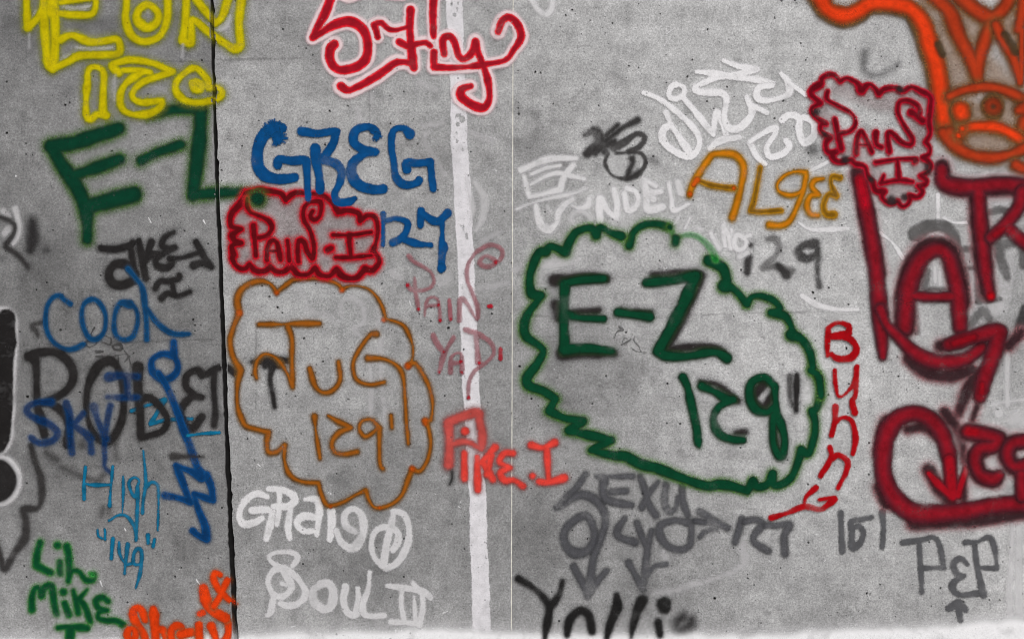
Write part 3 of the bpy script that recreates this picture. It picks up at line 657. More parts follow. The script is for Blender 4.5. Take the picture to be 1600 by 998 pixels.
tag('bright blue three-letter word crossing the foot of the black R and O', paint((5, 46, 92), edge=(10, 58, 106), halo=(50, 80, 112), soft=2.0, hw=8, ha=.6, thinning=.4))
S('letter', '320,830,22 240,830,20 180,855,18 170,890,18 220,930,18 300,960,18 350,1000,20 360,1030,20 330,1068,20 250,1085,18 195,1050,16', 18, .68)
S('letter', '415,835,17 435,910,17 440,1020,17 450,1145,17; 520,900,13 470,960,15 440,990,16; 470,980,17 530,1020,17 565,1060,17; 568,1080,14 572,1140,22', 17, .68)
S('letter', '590,860,24 610,940,18 650,1030,18 660,1060,18; 690,850,17 670,950,16 655,1060,18 655,1180,15 655,1230,13 690,1270,9', 17, .68)
S('letter', '680,672,26* 760,665,18 860,670,18; 795,680,16 800,790,16; 670,797,11 760,800,13 860,800,13', 16, .66)
tag('tall blue lightning bolt hung from a loop beside the black joint', BLUES)
tile(0, 420, 400, 670); S('loop', '1085,455,20 1085,540,24* 1010,530,20 950,570,18 955,640,22 1020,690,20 1090,660,20 1112,600,20 1090,545,20', 20, .93)
S('bolt', '990,650,18 1050,750,18 1110,900,18 1145,1000,20 1180,1088,20 1230,1230,20 1260,1290,32* 1180,1255,18 1100,1225,20* 1140,1330,20 1190,1455,20* 1130,1430,18 1030,1410,18; 1290,1280,22 1320,1360,20 1330,1440,20* 1270,1420,18 1210,1400,15* 1240,1500,18 1280,1600,24 1290,1680,24* 1240,1660,18 1205,1630,18', 19, .95)
tile(0, 620, 400, 870); S('dash', '1170,240,9 1260,228,11 1370,220,11', 11, .95, TEAL, label='teal dash'); S('dash', '1080,368,16 1170,370,11 1270,370,7', 10, .8, BLKSOFT, label='black dash')
tag('thin teal four-letter word and quoted number 149 in slim strokes', TEAL)
S('letter', '535,435,10 525,540,11 527,635,10; 525,540,10 600,548,11 690,545,10; 705,430,10 695,550,11 685,675,11', 11, .92); S('letter', '770,495,10 770,600,10 765,720,9', 10, .85)
S('letter', '855,560,11 870,520,10 840,500,10 805,530,10 820,590,11 845,620,11 862,560,10 858,700,12 850,890,12; 680,770,8 740,735,11 790,740,11 830,790,11 850,870,10', 11, .85); S('letter', '895,335,8 905,430,10 910,540,10 895,640,11 890,720,10; 905,570,10 945,530,10 985,550,10 990,650,10 985,830,8', 10, .85)
S('quotation_mark', '610,825,9 615,865,9 640,880,8; 655,825,9 658,885,9', 9, .95); S('quotation_mark', '925,860,10 925,910,9; 965,885,10 957,930,9', 9, .95)
tile(0, 798, 320, 998)
S('numeral', '883,215,13 875,290,13 870,370,12', 13, .95); S('numeral', '930,240,13 935,330,14 975,410,14; 998,260,13 985,370,13 973,485,13; 975,420,10 1025,408,10', 13, .85); S('numeral', '1085,415,10 1045,410,11 1045,330,13 1075,290,12 1105,310,12 1105,400,12 1090,500,11 1060,600,7', 12, .85)
tag('dark green words in three short lines at the lower left corner', GRNL)
S('letter', '315,245,26 290,340,25 285,420,25* 400,480,22', 24); S('letter', '450,265,26; 470,395,26 470,480,24', 25); S('letter', '525,275,26 540,380,24 540,530,20; 535,540,22 560,470,20 620,470,21 670,535,22 720,530,22 730,495,20', 22); S('spray_blot', '700,480,10 725,500,14', 12, .7, GRNB, ext=8)
S('letter', '250,765,23 250,680,23 275,600,22 310,600,22 325,660,22 345,600,22 400,580,23 415,650,23 430,750,23 445,800,22', 22); S('letter', '497,628,26; 505,715,22 540,805,22', 24)
S('letter', '575,620,19 595,700,22 612,790,22; 680,610,13 620,690,20 660,730,22 705,860,22', 20); S('letter', '845,700,18 800,670,20 750,695,20 770,750,20 840,770,19* 770,790,20 770,830,22 830,850,20 900,850,20 960,880,22', 20)
S('numeral', '455,905,21 560,900,22 680,908,19; 550,930,36 545,1030,36', 22)
tag('orange lettering climbing to the black joint at the lower left', OSHE)
tile(180, 798, 500, 998)
S('letter', '235,845,20 220,800,26 200,760,22 160,755,22 140,800,26 170,880,26 220,950,24 240,1010,22', 24); S('letter', '110,920,20 150,920,20 160,970,20 130,1010,20 95,970,20 110,920,20', 20)
S('letter', '300,765,21 305,810,34 310,900,26 320,1010,26; 330,920,24 380,930,26 405,1010,24', 26); S('letter', '440,1010,24 440,930,24 480,890,26 520,910,22 515,965,28', 24); S('dash', '510,960,28 570,945,26 610,940,20', 24)
S('letter', '655,885,28 655,950,24 660,1010,24', 26); S('letter', '750,895,30 775,960,26 800,1020,26 850,1015,26 885,950,26 880,870,28 860,830,28', 26); S('letter', '690,600,30 710,690,31 760,770,32 860,830,33; 685,790,20 660,800,20', 31)
S('letter', '820,495,20 780,480,22 770,530,25 810,610,25 850,650,24 890,690,22 940,720,16; 875,540,26 850,590,24 820,660,24 770,740,24', 24)
tag('big dark green E-Z with soft edges, its foot crossing the black joint', GRNT)
tile(0, 200, 400, 450)
S('letter', '320,115,42 450,98,42 600,50,40 740,5,38; 330,120,42 380,220,42 450,320,42 510,430,42 540,520,42 545,620,30 545,695,28; 470,295,30 600,250,32 750,195,30; 555,490,45 700,450,46 835,415,48', 40, 1, ext=9)
S('dash', '880,205,25 980,155,28 1130,105,26', 28, 1, ext=9); S('letter', '930,-70,16 1000,-95,24 1100,-115,28 1255,-125,34* 1247,50,40 1225,250,42 1205,420,38* 1280,410,30 1450,400,28 1540,405,24 1610,440,30', 32, 1, ext=9)
CUR['m'] = WHTS
_first_coat = (('395,40,10 480,65,14 560,40,8; 440,205,14 530,235,12 600,262,10; 480,300,8 600,310,14 700,300,8; 390,380,14 430,350,14 520,330,10; 230,80,14 200,130,14', .5), ('870,60,10 850,120,10; 980,60,12 1000,110,10; 930,70,20', .35), ('1370,185,16 1410,160,18 1430,110,12; 1185,150,8 1180,100,10; 1225,120,12 1290,170,10', .5))
tag('yellow bubble letters cut off by the top of the picture', YEL)
tile(0, 0, 400, 250)
for _q, _o in _first_coat: S('first_coat', _q, 12, _o, WHTS, ext=7, label='pale first coat inside the letters')
S('letter', '165,-60,22 168,50,20 175,175,26* 240,110,22 270,50,22; 270,-60,24 275,100,24 285,250,26 300,390,28 330,425,30* 345,300,28 345,150,26 340,-60,26; 370,85,22 450,95,22 560,95,22 590,70,22 600,20,20 595,-60,20; 380,20,18 450,5,16 560,-10,16; 330,20,40 320,80,34; 375,250,22 450,222,20 560,262,22 650,258,22 730,248,22 752,300,22 735,340,22 640,345,22 500,350,22 430,385,22 340,425,24', 23)
S('letter', '795,-60,22 790,50,23 785,120,24 820,220,24 900,262,24 1000,225,24 1045,110,24 1045,-60,22; 922,30,24 865,70,24 860,130,24 920,175,24 980,140,24 985,80,24 922,30,24', 23)
S('letter', '1165,-60,24 1160,100,24 1150,200,24 1140,255,24* 1190,270,24 1195,200,22 1195,130,22 1230,140,22 1300,200,22 1400,270,24 1460,305,26 1500,285,24 1495,200,24 1495,100,24 1515,-60,24; 1190,-60,22 1220,-10,24 1290,80,24 1345,150,24* 1390,100,24 1440,-60,24', 23)
tag('yellow outlined number 120 above the dark green E-Z', YEL)
S('numeral', '545,480,21 560,430,20 600,420,19 640,440,20 650,490,21 645,600,20 645,700,22 660,720,22; 665,722,22 610,715,22 568,742,28 540,720,22 540,600,22 550,480,22', 20)
S('numeral', '740,452,26 700,410,22 760,385,20 830,375,20 950,395,20 1080,450,20* 1000,475,20 900,510,20 840,560,20 830,610,20 880,640,20 960,635,21 1010,630,22 1000,670,22 930,710,22 830,715,22 765,680,22 750,600,22 790,520,22 880,460,20 940,455,18 850,440,14 770,440,14', 20)
S('numeral', '1200,428,20 1110,500,22 1100,570,22 1160,630,20 1260,640,20 1370,610,22 1385,570,22 1350,545,20 1300,545,20 1300,510,20 1250,445,20 1200,428,20; 1200,520,24 1215,555,24 1250,560,22 1260,530,22 1220,510,22', 21)
CUR['m'] = WHTS; S('drip', '183,215,3 184,300,1.5; 718,475,3 715,630,1.5; 1142,285,4 1137,360,3', 3, .35, ext=3, cell=1, label='pale thinner runs')

# ---- middle panel
tag('brown and orange scalloped cloud with the letters of a short name and 129 inside', OTUG)
tile(340, 420, 740, 670)
S('outline', '370,145,14 330,95,13 260,75,16 170,110,16 125,180,16 135,275,18* 105,350,16 80,440,16 95,540,16 145,630,18* 125,730,13 125,850,13 150,930,15 180,978,14 260,1003,14 320,1018,16* 308,1090,15 320,1140,17 370,1138,16 420,1098,18* 418,1190,13 450,1278,14 520,1323,14 630,1333,16* 650,1408,12 690,1473,13 780,1453,11 860,1408,13 925,1378,15* 950,1448,13 990,1488,11 1080,1468,11 1150,1408,12 1190,1308,11 1215,1248,15* 1265,1258,11 1310,1188,11 1330,1088,11 1315,988,11 1297,945,16* 1330,940,11 1342,850,10 1330,768,11 1300,690,12 1235,590,13 1190,600,16* 1215,560,9 1218,480,9 1190,400,9 1150,345,9 1050,310,11* 1030,240,10 990,170,10 930,120,11 840,105,10 780,125,14* 740,90,10 640,60,10 490,65,10 440,90,14 370,145,14', 13)
S('paint_blob', '370,148,17; 138,275,22; 776,133,18; 1035,318,15; 1188,605,24; 1296,945,18; 1297,965,12; 1215,1245,16; 705,1480,12; 1010,1487,10', 16, .6, ODOT)
S('letter', '260,345,14 400,345,12 500,340,14 635,340,15; 440,360,16 465,440,14 465,560,11 468,735,17* 430,640,11 370,560,11 300,530,12 250,570,11 235,640,14 245,680,11', 13)
S('letter', '575,620,13 610,730,14 660,770,14 720,755,15 765,690,14 755,580,13', 14); S('letter', '990,405,18 950,415,13 880,510,13 845,600,13 870,690,13 950,720,11 1040,705,14; 940,555,16 1030,560,12 1110,595,13 1155,660,13 1170,800,10 1180,990,10 1185,1015,14 1190,1090,10', 12)
tile(340, 600, 740, 850)
S('numeral', '605,200,14 615,300,11 640,460,12', 12); S('numeral', '690,195,11 760,235,13 835,270,15* 760,300,13 715,360,13 730,420,13 790,435,13 870,420,15', 13)
S('numeral', '1000,260,16 960,220,13 900,230,13 885,280,13 920,325,13 970,300,11 1005,260,12; 1010,270,15 1010,400,11 1015,500,12 1032,525,12', 13); S('quotation_mark', '1083,195,14 1088,270,11', 12)
tag('red PAIN lettering in a dark scalloped cloud touching the black joint', RPAIN)
tile(320, 280, 640, 480)
S('overspray', '290,250,80 280,400,90 290,600,90 500,620,80 800,620,90 1000,560,90 1250,560,90 1260,380,80 1000,330,100 800,280,110 560,200,80 420,150,70; 480,360,110 640,420,120 900,430,120', 90, .2, REDHAZE, ext=11, cell=2.5, label='dusty red overspray')
S('outline', '330,110,32 280,190,34 225,250,30 200,310,26 210,370,26 285,390,24* 220,430,28 230,480,26 285,495,24* 215,520,26 225,590,38 215,620,28 250,680,26 310,700,26 350,665,26* 400,715,26 470,715,24 510,680,26* 560,720,26 620,720,24 670,675,32* 730,740,26 810,740,24 860,690,28* 900,745,24 970,755,22 1030,705,28* 1080,760,26 1180,770,26 1250,700,34* 1310,710,26 1360,650,26 1345,595,24 1310,570,34* 1340,480,22 1350,380,22 1330,300,24 1270,285,22 1210,330,24* 1200,270,24 1120,245,24 1040,255,30* 1000,190,24 940,140,28 870,120,24 800,115,24 700,110,24 635,160,26* 590,110,24 500,95,28 430,85,26 330,110,30', 26)
S('letter', '380,360,24 390,480,24 400,600,24; 330,150,22 330,210,22 360,260,18 430,290,18 500,325,20 525,380,20 490,440,20 420,460,20', 22)
S('letter', '485,630,24 490,540,22 520,480,22 560,490,22 580,560,22 590,630,22; 500,560,14 570,560,14', 22); S('letter', '645,480,20 655,560,22 660,640,22', 22)
S('letter', '730,640,24 725,560,24 735,480,24 770,490,24 800,560,22 835,620,24 850,590,22 850,500,22 820,400,24 775,320,24 770,250,24 790,200,22 840,175,22 900,180,24 910,230,22 890,300,20 850,320,18 822,285,16 845,250,14', 22)
S('dot', '960,550,30 985,540,30', 32); S('numeral', '1000,435,24 1150,435,16 1300,412,16; 1125,440,22 1140,600,24; 1020,610,18 1150,610,18 1300,595,18', 18)
CUR['o'] = bpy.data.objects['graffiti_tag'] if 0 else CUR['o']
tile(320, 150, 720, 400)
S('paint_blob', '330,640,34', 34, .9, GRNT, label='dark green blob left by the neighbouring letter')
tag('thick blue four-letter name in heavy strokes above the red cloud', BLUE)
S('letter', '485,200,26 430,205,34 370,245,36 335,320,32 330,420,32 370,490,34 450,518,28 560,510,24; 430,215,46 460,250,32 455,280,20; 455,430,26 465,395,22 540,405,22 620,400,22 635,410,24* 640,500,19 645,640,20', 28)
S('letter', '605,220,28 700,235,19 800,220,19 822,225,22* 800,300,26 755,370,26 730,395,26; 690,330,34 695,400,26 715,500,24 720,585,30; 740,400,28 820,425,26 855,480,24 840,550,24 810,610,22 830,660,24 900,660,22 935,640,13', 25)
S('letter', '1050,222,16 1085,240,16 1060,200,18 1000,195,22 940,220,25 930,290,25 990,335,25 1065,350,24* 1000,360,26 925,420,30 920,500,32 970,560,28 1060,585,28 1110,580,28', 25)
S('letter', '1280,238,34 1240,202,20 1180,215,20 1165,300,19 1180,420,19 1195,510,22 1250,555,22 1320,545,22 1338,525,24; 1262,460,26 1258,415,20 1330,420,19 1410,410,20* 1415,490,19 1425,580,20', 21)
def burst(name, cx, cy, r0, r1, n, a0=0, a1=360):
    s = ''
    for k in range(n):
        a = R(a0 + (a1 - a0) * (k + rng.uniform(-.3, .3)) / n); q = rng.uniform(.75, 1.15)
        s += f'{cx + r0 * math.cos(a):.0f},{cy + r0 * math.sin(a):.0f},4 {cx + r1 * q * math.cos(a):.0f},{cy + r1 * q * math.sin(a):.0f},1.5;'
    S(name, f'{cx},{cy},{r0};' + s, 3, 1, ext=1.5, cell=1)
burst('splatter', 430, 215, 40, 62, 16, 150, 330); burst('splatter', 455, 262, 30, 50, 10, -20, 150); burst('splatter', 1070, 244, 16, 34, 10, 0, 150)
tag('blue number 127 right of the red cloud, one stroke running down', BLUE)
S('numeral', '1116,735,13 1112,930,13', 13); S('numeral', '1140,775,13 1200,765,16 1265,790,20 1255,850,20 1220,890,20 1175,915,19; 1230,890,16 1320,920,18 1410,930,18', 18)
S('numeral', '1350,715,22 1345,805,20; 1355,725,19 1410,770,20 1460,780,20 1515,730,24; 1480,760,19 1482,850,14 1480,905,15 1487,945,26 1480,1000,17 1478,1060,20', 19)
S('paint_blob', '1478,1072,22 1475,1080,18', 20)
tag('bright red flowing name with a pale pink glow at the top of the wall', RTOP)
tile(440, 0, 840, 250)
sly = ['320,-40,24 270,90,24 225,170,24 195,240,22* 260,200,22 340,155,26 430,138,30 510,190,28 538,280,28 520,380,28 440,430,28 350,435,26 305,380,26 305,310,26 330,280,26',
       '600,235,12 590,190,14 580,160,20 620,145,16 680,190,16 760,180,14 800,160,16; 805,65,24 800,160,24 805,260,24 815,360,26 825,425,20; 735,265,22 790,290,20 850,275,16 900,270,18 930,290,16; 370,540,28 420,565,24 520,520,22 620,460,24 700,400,22 760,390,18 810,400,20',
       '950,-40,22 945,100,20 948,230,16',
       '950,330,17 950,420,22* 1040,425,16 1150,420,14 1300,400,14 1400,375,16 1450,310,18 1495,240,20 1480,170,22 1430,115,20 1380,130,20 1350,200,22; 1015,340,20 1005,250,20 1050,230,18 1080,270,18 1105,350,18 1140,370,18 1190,330,22 1210,260,22 1225,330,20 1265,430,20 1290,520,20 1295,620,22 1260,675,22 1190,655,22 1120,605,30 1125,560,26 1180,540,18']
import re
def fatten(s, d): return re.sub(r'(-?\d+),(-?\d+),(\d+)', lambda m: f'{m[1]},{m[2]},{int(m[3]) + d}', s)
for s in sly: S('fringe', fatten(s, 23), 40, .82, PINK, label='pale pink overspray')  # pink overspray laid round each red letter
S('fringe', '370,-10,14 420,8,12 490,-14,12; 660,-12,14 760,-8,14', 14, .8, PINK, label='pale pink overspray')
for s in sly: S('letter', s, 22, ext=4)
tag('thin rose-coloured four-letter word crossing the white stripe', ROSE)
tile(600, 340, 920, 540)
S('letter', '240,470,13 245,560,13 260,650,13 270,720,14; 185,525,15 210,560,13 290,570,13 360,545,13 390,500,13 370,430,13 300,380,15 230,340,15 195,300,20', 13, .62); S('letter', '318,770,12 330,660,12 370,620,12 420,640,13 435,720,12 438,800,13; 330,690,10 425,682,13', 12, .62); S('letter', '510,640,14 520,790,15', 15, .85)
S('letter', '588,800,10 595,640,13 640,660,13 725,790,13 730,700,13 690,590,13 650,480,13 655,370,13 720,270,13 820,215,13 905,235,14 925,290,13 880,350,15 800,385,15 745,350,15 790,300,13 850,320,13 880,345,13', 13, .62)
S('dot', '815,690,12 835,688,14', 14, .95, ROSEB); S('paint_blob', '875,345,15; 185,528,12; 270,712,12; 522,790,14; 438,800,11; 425,682,13', 13, .85, ROSEB)
tag('thin rose-coloured three-letter word below its twin on the white stripe', ROSE)
tile(620, 500, 1020, 800, 1331)
S('letter', '190,80,11 215,130,11 245,165,9; 295,90,8 250,170,9 220,270,9', 10, .62); S('letter', '280,270,9 285,190,9 330,170,9 340,220,9 340,270,9; 280,225,7 330,220,9', 9, .62)
S('letter', '412,90,10 425,220,9; 360,50,8 430,75,10 490,120,9 505,170,9 470,215,9 400,270,9 375,330,9 372,405,8', 9, .62); S('dot', '540,150,11 540,200,10', 11, .8, ROSEB); S('paint_blob', '222,270,9; 338,270,9; 333,215,8; 428,222,9; 374,402,8; 245,165,6', 8, .85, ROSEB)
tag('soft coral red name spattered over the white stripe and the hairline joint', PIKE)
S('letter', '270,540,22 275,650,20 270,750,20; 270,530,20 340,500,22 420,480,20 430,520,17 445,600,17 440,660,16; 280,645,11 360,630,13 440,670,13', 18, .95, PIKES, ext=6); S('dot', '355,575,16', 16, 1)
S('letter', '352,690,13 352,820,14', 14, .97); S('letter', '418,710,16 422,880,16; 440,740,12 510,660,18; 450,740,17 500,825,17; 470,800,16 490,700,17', 17, .95)
S('letter', '605,690,14 560,690,14 535,735,17 590,765,13* 540,790,14 560,830,16 610,830,13 655,860,15', 15, .95); S('dot', '706,808,16', 16); S('numeral', '700,648,16 760,662,12 820,635,17; 780,670,13 790,840,15; 740,838,14 790,840,15 870,818,15', 14)
S('drip', '288,785,3 288,820,3 276,850,2', 3, .9, BLK, ext=2, cell=1, label='black run')

# ---- right-hand panel
tag('gold five-letter name in rounded strokes, right of the chalky white letters', GOLD)
tile(1040, 220, 1360, 420)
S('letter', '185,420,20 210,340,26 250,270,26 330,150,25 380,105,25 520,105,23 590,160,23 610,240,25 590,340,25 560,470,27 520,600,28', 25); S('letter', '250,310,18 350,345,19 450,362,19 530,370,22', 19, .95, GOLDD); S('paint_blob', '215,345,24 245,305,28; 190,415,14; 530,372,16', 24, .8, ODOT)
S('letter', '735,210,19 715,330,20 690,460,19 665,545,20* 740,555,19 900,545,22', 20, 1, GOLDD)
S('letter', '1090,250,20 1020,240,11 930,270,13 870,340,13 890,400,13 980,425,13 1060,390,11 1090,300,14; 1095,270,24 1080,370,19 1030,500,19 970,620,20 900,660,22 810,655,24', 18)
S('letter', '1230,295,17 1160,310,19 1140,360,15 1190,420,19* 1130,430,19 1100,500,22 1130,570,20 1185,580,19', 19); S('letter', '1360,290,18 1300,280,24 1290,340,13 1330,430,22* 1270,420,20 1230,500,22 1250,570,22 1310,575,24', 21, 1, GOLDD)
tag('large E-Z and 129 ringed by a jagged dark green cloud', GRN)
tile(800, 400, 1200, 650)
SH = paint((40, 35, 35), halo=(64, 60, 60), soft=3.4, speck=4, hw=12, ha=.6)
S('black_underspray', '270,150,38 350,140,28 480,130,26 590,140,24; 275,300,24 290,380,26; 360,345,16 500,340,18 540,335,16; 310,612,28 480,606,20 640,605,18', 24, .9, SH, ext=9)
S('black_underspray', '870,345,10 760,338,10 680,330,10', 10, .9, SH, ext=6); S('black_underspray', '880,120,18 1000,108,18 1160,108,26 1180,140,22 1110,280,30 1030,450,24 970,570,18; 985,580,16 1130,565,16 1280,572,18 1345,620,16', 20, .9, SH, ext=7)
S('letter', '330,180,30 325,300,30 325,430,27 330,580,34; 330,172,22 420,150,24 570,140,20; 340,365,28 430,385,20 570,390,22; 330,580,34 480,575,26 620,590,22', 28, mat=GRNK)
S('dash', '660,350,26 760,365,22 860,378,24', 24, mat=GRNK); S('letter', '840,165,26 1000,150,26 1145,122,32* 1080,270,34 1000,430,34 910,590,30* 960,620,27 1080,625,25 1200,605,25 1280,602,23 1340,635,24', 29, mat=GRNK)
tile(1000, 560, 1320, 780, 1452)
S('black_underspray', '430,162,14 540,180,16 650,255,18 692,295,20; 680,522,13 745,515,18; 880,170,34 800,280,26 870,345,26 935,260,26; 945,420,20 960,600,26 990,680,18', 20, .9, SH, ext=6)
S('numeral', '305,130,27 340,210,25 370,350,26 400,480,29 412,590,30 425,630,8', 26, mat=GRNK); S('numeral', '435,195,25 530,235,25 620,290,30 660,290,26* 560,340,27 520,430,28 560,530,27 650,570,25 730,575,23', 26, mat=GRNK)
S('numeral', '950,190,26 880,130,27 790,170,28 775,270,28 820,360,27 900,380,21 950,340,25; 955,200,25 960,300,25 970,400,30 1010,500,25 1025,600,25 1000,695,28 950,620,25 940,500,20 945,400,20', 26, mat=GRNK)
S('quotation_mark', '1062,120,14 1065,270,12 1085,330,9', 12, .7, BLKSOFT, label='thin black quotation stroke'); S('quotation_mark', '1112,115,16 1110,240,15 1108,365,13', 14, 1, BLK, label='black quotation stroke')
# the cloud line, in photograph pixels gathered from several views
def to(px, x0, y0, sc): return ' '.join((lambda q, st: f'{x0 + float(q[0]) / sc:.2f},{y0 + float(q[1]) / sc:.2f},{float(q[2]) / sc:.2f}' + st)(t.rstrip('*').split(','), '*' if t.endswith('*') else '') for t in px.split())
a4 = 3.9925
c1 = to('970,535,19 900,518,18 820,525,20 760,570,19 730,650,21', 800, 220, a4)
c2 = to('680,595,28 620,575,21 550,540,19 525,590,26* 490,545,21 400,570,21 355,640,23 335,695,28* 290,675,20 240,660,21 210,690,26 170,700,25 125,790,24', 800, 220, a4)
c2 += ' ' + to('110,150,24 125,235,25 182,245,21* 165,270,21 100,360,24 75,430,26 90,500,27 170,560,22 195,600,22 150,680,25 92,760,28', 800, 400, a4)
c2 += ' ' + to('110,90,26 190,120,23 272,170,24* 232,245,26* 330,290,23 442,310,24* 352,368,22* 500,400,27 618,428,26* 495,488,22* 620,520,25 710,530,30 800,575,30 900,600,31 1000,640,29', 800, 580, a4)
c2 += ' ' + to('180,800,30 340,860,30 480,900,32 560,890,34 650,900,34 760,935,31* 800,868,34* 830,905,27 900,890,24 940,815,28* 945,890,24 1000,890,22 1070,840,22 1110,760,22 1143,645,31* 1195,670,28 1235,540,26 1238,440,22 1220,370,28* 1250,350,22 1275,250,24 1270,150,24 1222,72,28', 1000, 560, 4.5375)
c3 = to('1410,990,23 1390,840,25 1330,790,28* 1345,760,28 1320,640,27 1260,550,28 1180,512,44* 1180,460,23 1130,370,25 1020,340,28* 1090,310,24 1030,240,25 940,210,23 870,220,21 832,270,32*', 1000, 420, 4.99)
c3 += ' ' + to('1440,985,18 1380,920,16 1322,906,36* 1340,870,24 1310,790,29 1230,745,33', 800, 220, a4)
TILE = (0, 0, 1.0)
S('outline', c1, 5); S('outline', c2, 6); S('outline', c3, 6)
tile(800, 220, 1200, 470); S('outline', '1270,740,20 1245,680,15 1180,612,13 1110,585,13 1040,602,11 1022,625,20; 985,540,14 1015,600,10', 12, .55, GRNB, label='thin bright green stretch'); S('outline', '1022,610,18 1018,640,15; 985,540,15', 16, .8)
tag('orange painted face under a tall pointed crown in the top right corner', OFACE)
tile(1200, 0, 1600, 250)
S('overspray', '985,60,80 1040,260,90 1100,470,100 1150,520,90 1230,500,70 1180,300,90 1110,100,80 1240,160,80 1260,240,70 1330,150,40 1450,160,60 1520,140,50 1530,320,60; 1390,400,50 1440,500,70; 1180,640,100 1300,720,90 1480,720,110 1600,720,100 1450,880,80 1250,900,90', 60, .34, TAN, ext=12, cell=2.5, label='tan overspray')
S('rim', '300,-30,60 370,70,58 470,112,58 560,85,58 640,35,56 780,35,56 890,70,60 960,170,66 1000,300,64 1040,420,62 1072,600,64 1090,790,58', 60, .75, DARKRIM, ext=6, cell=2.5, label='dark rim of the crown')
S('crown', '290,-60,48 330,-5,46 370,60,46 470,100,48 560,72,45 640,25,44 780,25,44 890,60,46 970,160,50 1010,300,50 1050,420,52 1080,600,50 1100,790,48', 46, 1, ext=7)
S('crown', '1010,-60,44 1040,-10,44 1130,80,46 1190,230,45 1270,380,42 1310,500,32; 1310,500,30 1315,380,40 1365,210,40 1395,110,38; 1170,-50,50 1230,10,50 1300,70,46 1390,110,44 1465,60,44 1510,-10,44 1530,-50,44', 44, 1, OFACED, ext=7)
S('crown', '1420,160,30 1470,270,28 1535,380,28 1570,520,22; 1600,-20,40 1580,100,34 1560,185,26; 1580,190,16 1578,520,14', 28, 1, OFACED, ext=7)
S('dark_spray', '1475,220,24 1520,290,28 1535,330,22; 1060,280,20 1085,340,20', 22, .8, DARKRIM, ext=6, label='dark smear beside the crown point')
S('crown', '1130,605,28 1230,562,27 1370,545,28 1500,575,30 1620,640,34', 28, 1, OFACED, ext=7, label='lower rim of the crown')
S('eye', '1200,700,66', 66, .8, DARKRIM, ext=5); S('eye', '1200,690,48 1210,720,46', 48, 1, ext=3); S('eye', '1400,660,78 1405,700,60', 70, .85, DARKRIM, ext=5); S('eye', '1400,668,56', 56, 1, OFACED, ext=3); S('pupil', '1402,668,14', 14, .7, DARKRIM, ext=4)
S('ear', '1600,680,48 1560,690,26; 1600,760,42 1585,800,40', 40, 1, OFACED)
S('mouth', '1190,850,34 1240,800,32 1340,790,30 1440,800,30 1540,850,32 1620,920,34', 31, 1, ext=6)
S('mouth', '1090,830,44 1160,905,44 1260,965,38 1400,985,34 1540,955,32 1620,910,32; 1130,830,38 1180,890,36', 36, 1, OFACED, ext=7)
S('chin', '1545,1030,36 1580,1050,36', 40, .95, OFACED); S('paint_blob', '1185,848,24; 1210,805,22', 22, .9)
tag('big dark red capital strokes and A with a hooked tail at the right edge', DRED)
tile(1200, 240, 1600, 490)
S('dark_spray', '560,120,44 600,300,48 640,520,46 690,740,46', 46, .92, DRIM, ext=8, cell=2.5, label='dark underspray')  # dark spray coat beneath the red stroke
S('letter', '575,160,42 600,300,45 640,500,45 670,700,48 690,900,50 702,1060,46 712,1190,32 715,1265,20', 45, 1, ext=9); S('paint_blob', '575,170,26 590,240,28 605,320,22', 26, .75, paint((180, 10, 34), soft=6, hw=6, ha=.3))
S('dark_spray', '850,1080,60 850,900,64 885,750,64 950,620,58 1050,570,54 1130,620,56 1180,780,58 1205,920,56', 58, .92, DRIM, ext=7, cell=2.5, label='dark underspray')
S('letter', '850,1085,46 862,950,52 880,820,58 915,720,54 970,640,48 1050,598,44 1120,640,42 1165,780,46 1188,920,46 1198,1080,46; 900,885,32 1000,892,30 1150,890,32', 46, 1, ext=8)
tile(1200, 440, 1600, 690)
S('dark_spray', '880,480,34 980,560,40 1130,585,40 1270,550,32; 1320,560,34 1260,640,36 1215,740,34 1185,820,26; 1300,780,18 1275,860,14; 1075,400,36; 1500,400,30 1570,320,26', 34, .92, DRIM, ext=8, cell=2.5, label='dark underspray')
S('tail', '700,170,34 740,265,32 820,350,38 900,430,42 1010,488,46 1130,500,45 1240,475,42 1330,410,40', 42, 1, ext=8)
S('numeral', '1125,390,42 1250,350,45 1400,312,48 1440,315,50* 1405,450,52 1350,600,48 1322,715,40', 48, 1, ext=8); S('paint_blob', '1160,385,24 1280,345,22; 1330,690,20 1335,640,20', 22, .6, DREDB)
tag('big dark red capital T joined to an R cut off by the right edge', DRED)
tile(1200, 240, 1600, 490)
S('dark_spray', '1085,80,46 1110,170,54 1220,215,54 1500,205,54 1620,225,50; 1300,260,52 1330,600,52 1365,860,42', 52, .92, DRIM, ext=7, cell=2.5, label='dark underspray')
S('letter', '1080,100,38 1095,180,46 1200,208,48 1330,202,45 1480,192,45 1620,212,45; 1310,210,44 1320,400,42 1340,600,40 1362,780,38 1385,890,30', 44, 1, ext=8); S('paint_blob', '1388,888,24', 24, .8, paint((188, 8, 24), soft=4, hw=4, ha=.3))
S('letter', '1585,240,45 1560,335,40 1480,440,38 1385,525,36; 1500,470,40 1575,535,38 1630,570,38', 38, 1, ext=8); S('paint_blob', '1410,510,20 1470,465,18', 18, .6, DREDB)
tag('huge dark red Q whose tail ends in a small arrow, lower right', DRED)
tile(1200, 600, 1600, 850)
S('dark_spray', '900,868,34 1100,868,28 1400,838,30 1620,800,34; 1100,170,30 1175,270,26 1215,390,16 1222,480,12; 690,640,34 740,740,34; 740,240,44 690,420,34; 1000,530,34 1070,650,40 1140,720,34; 1210,600,26 1215,700,26; 870,280,26 960,270,18 1050,330,14', 30, .92, DRIM, ext=8, cell=2.5, label='dark underspray')
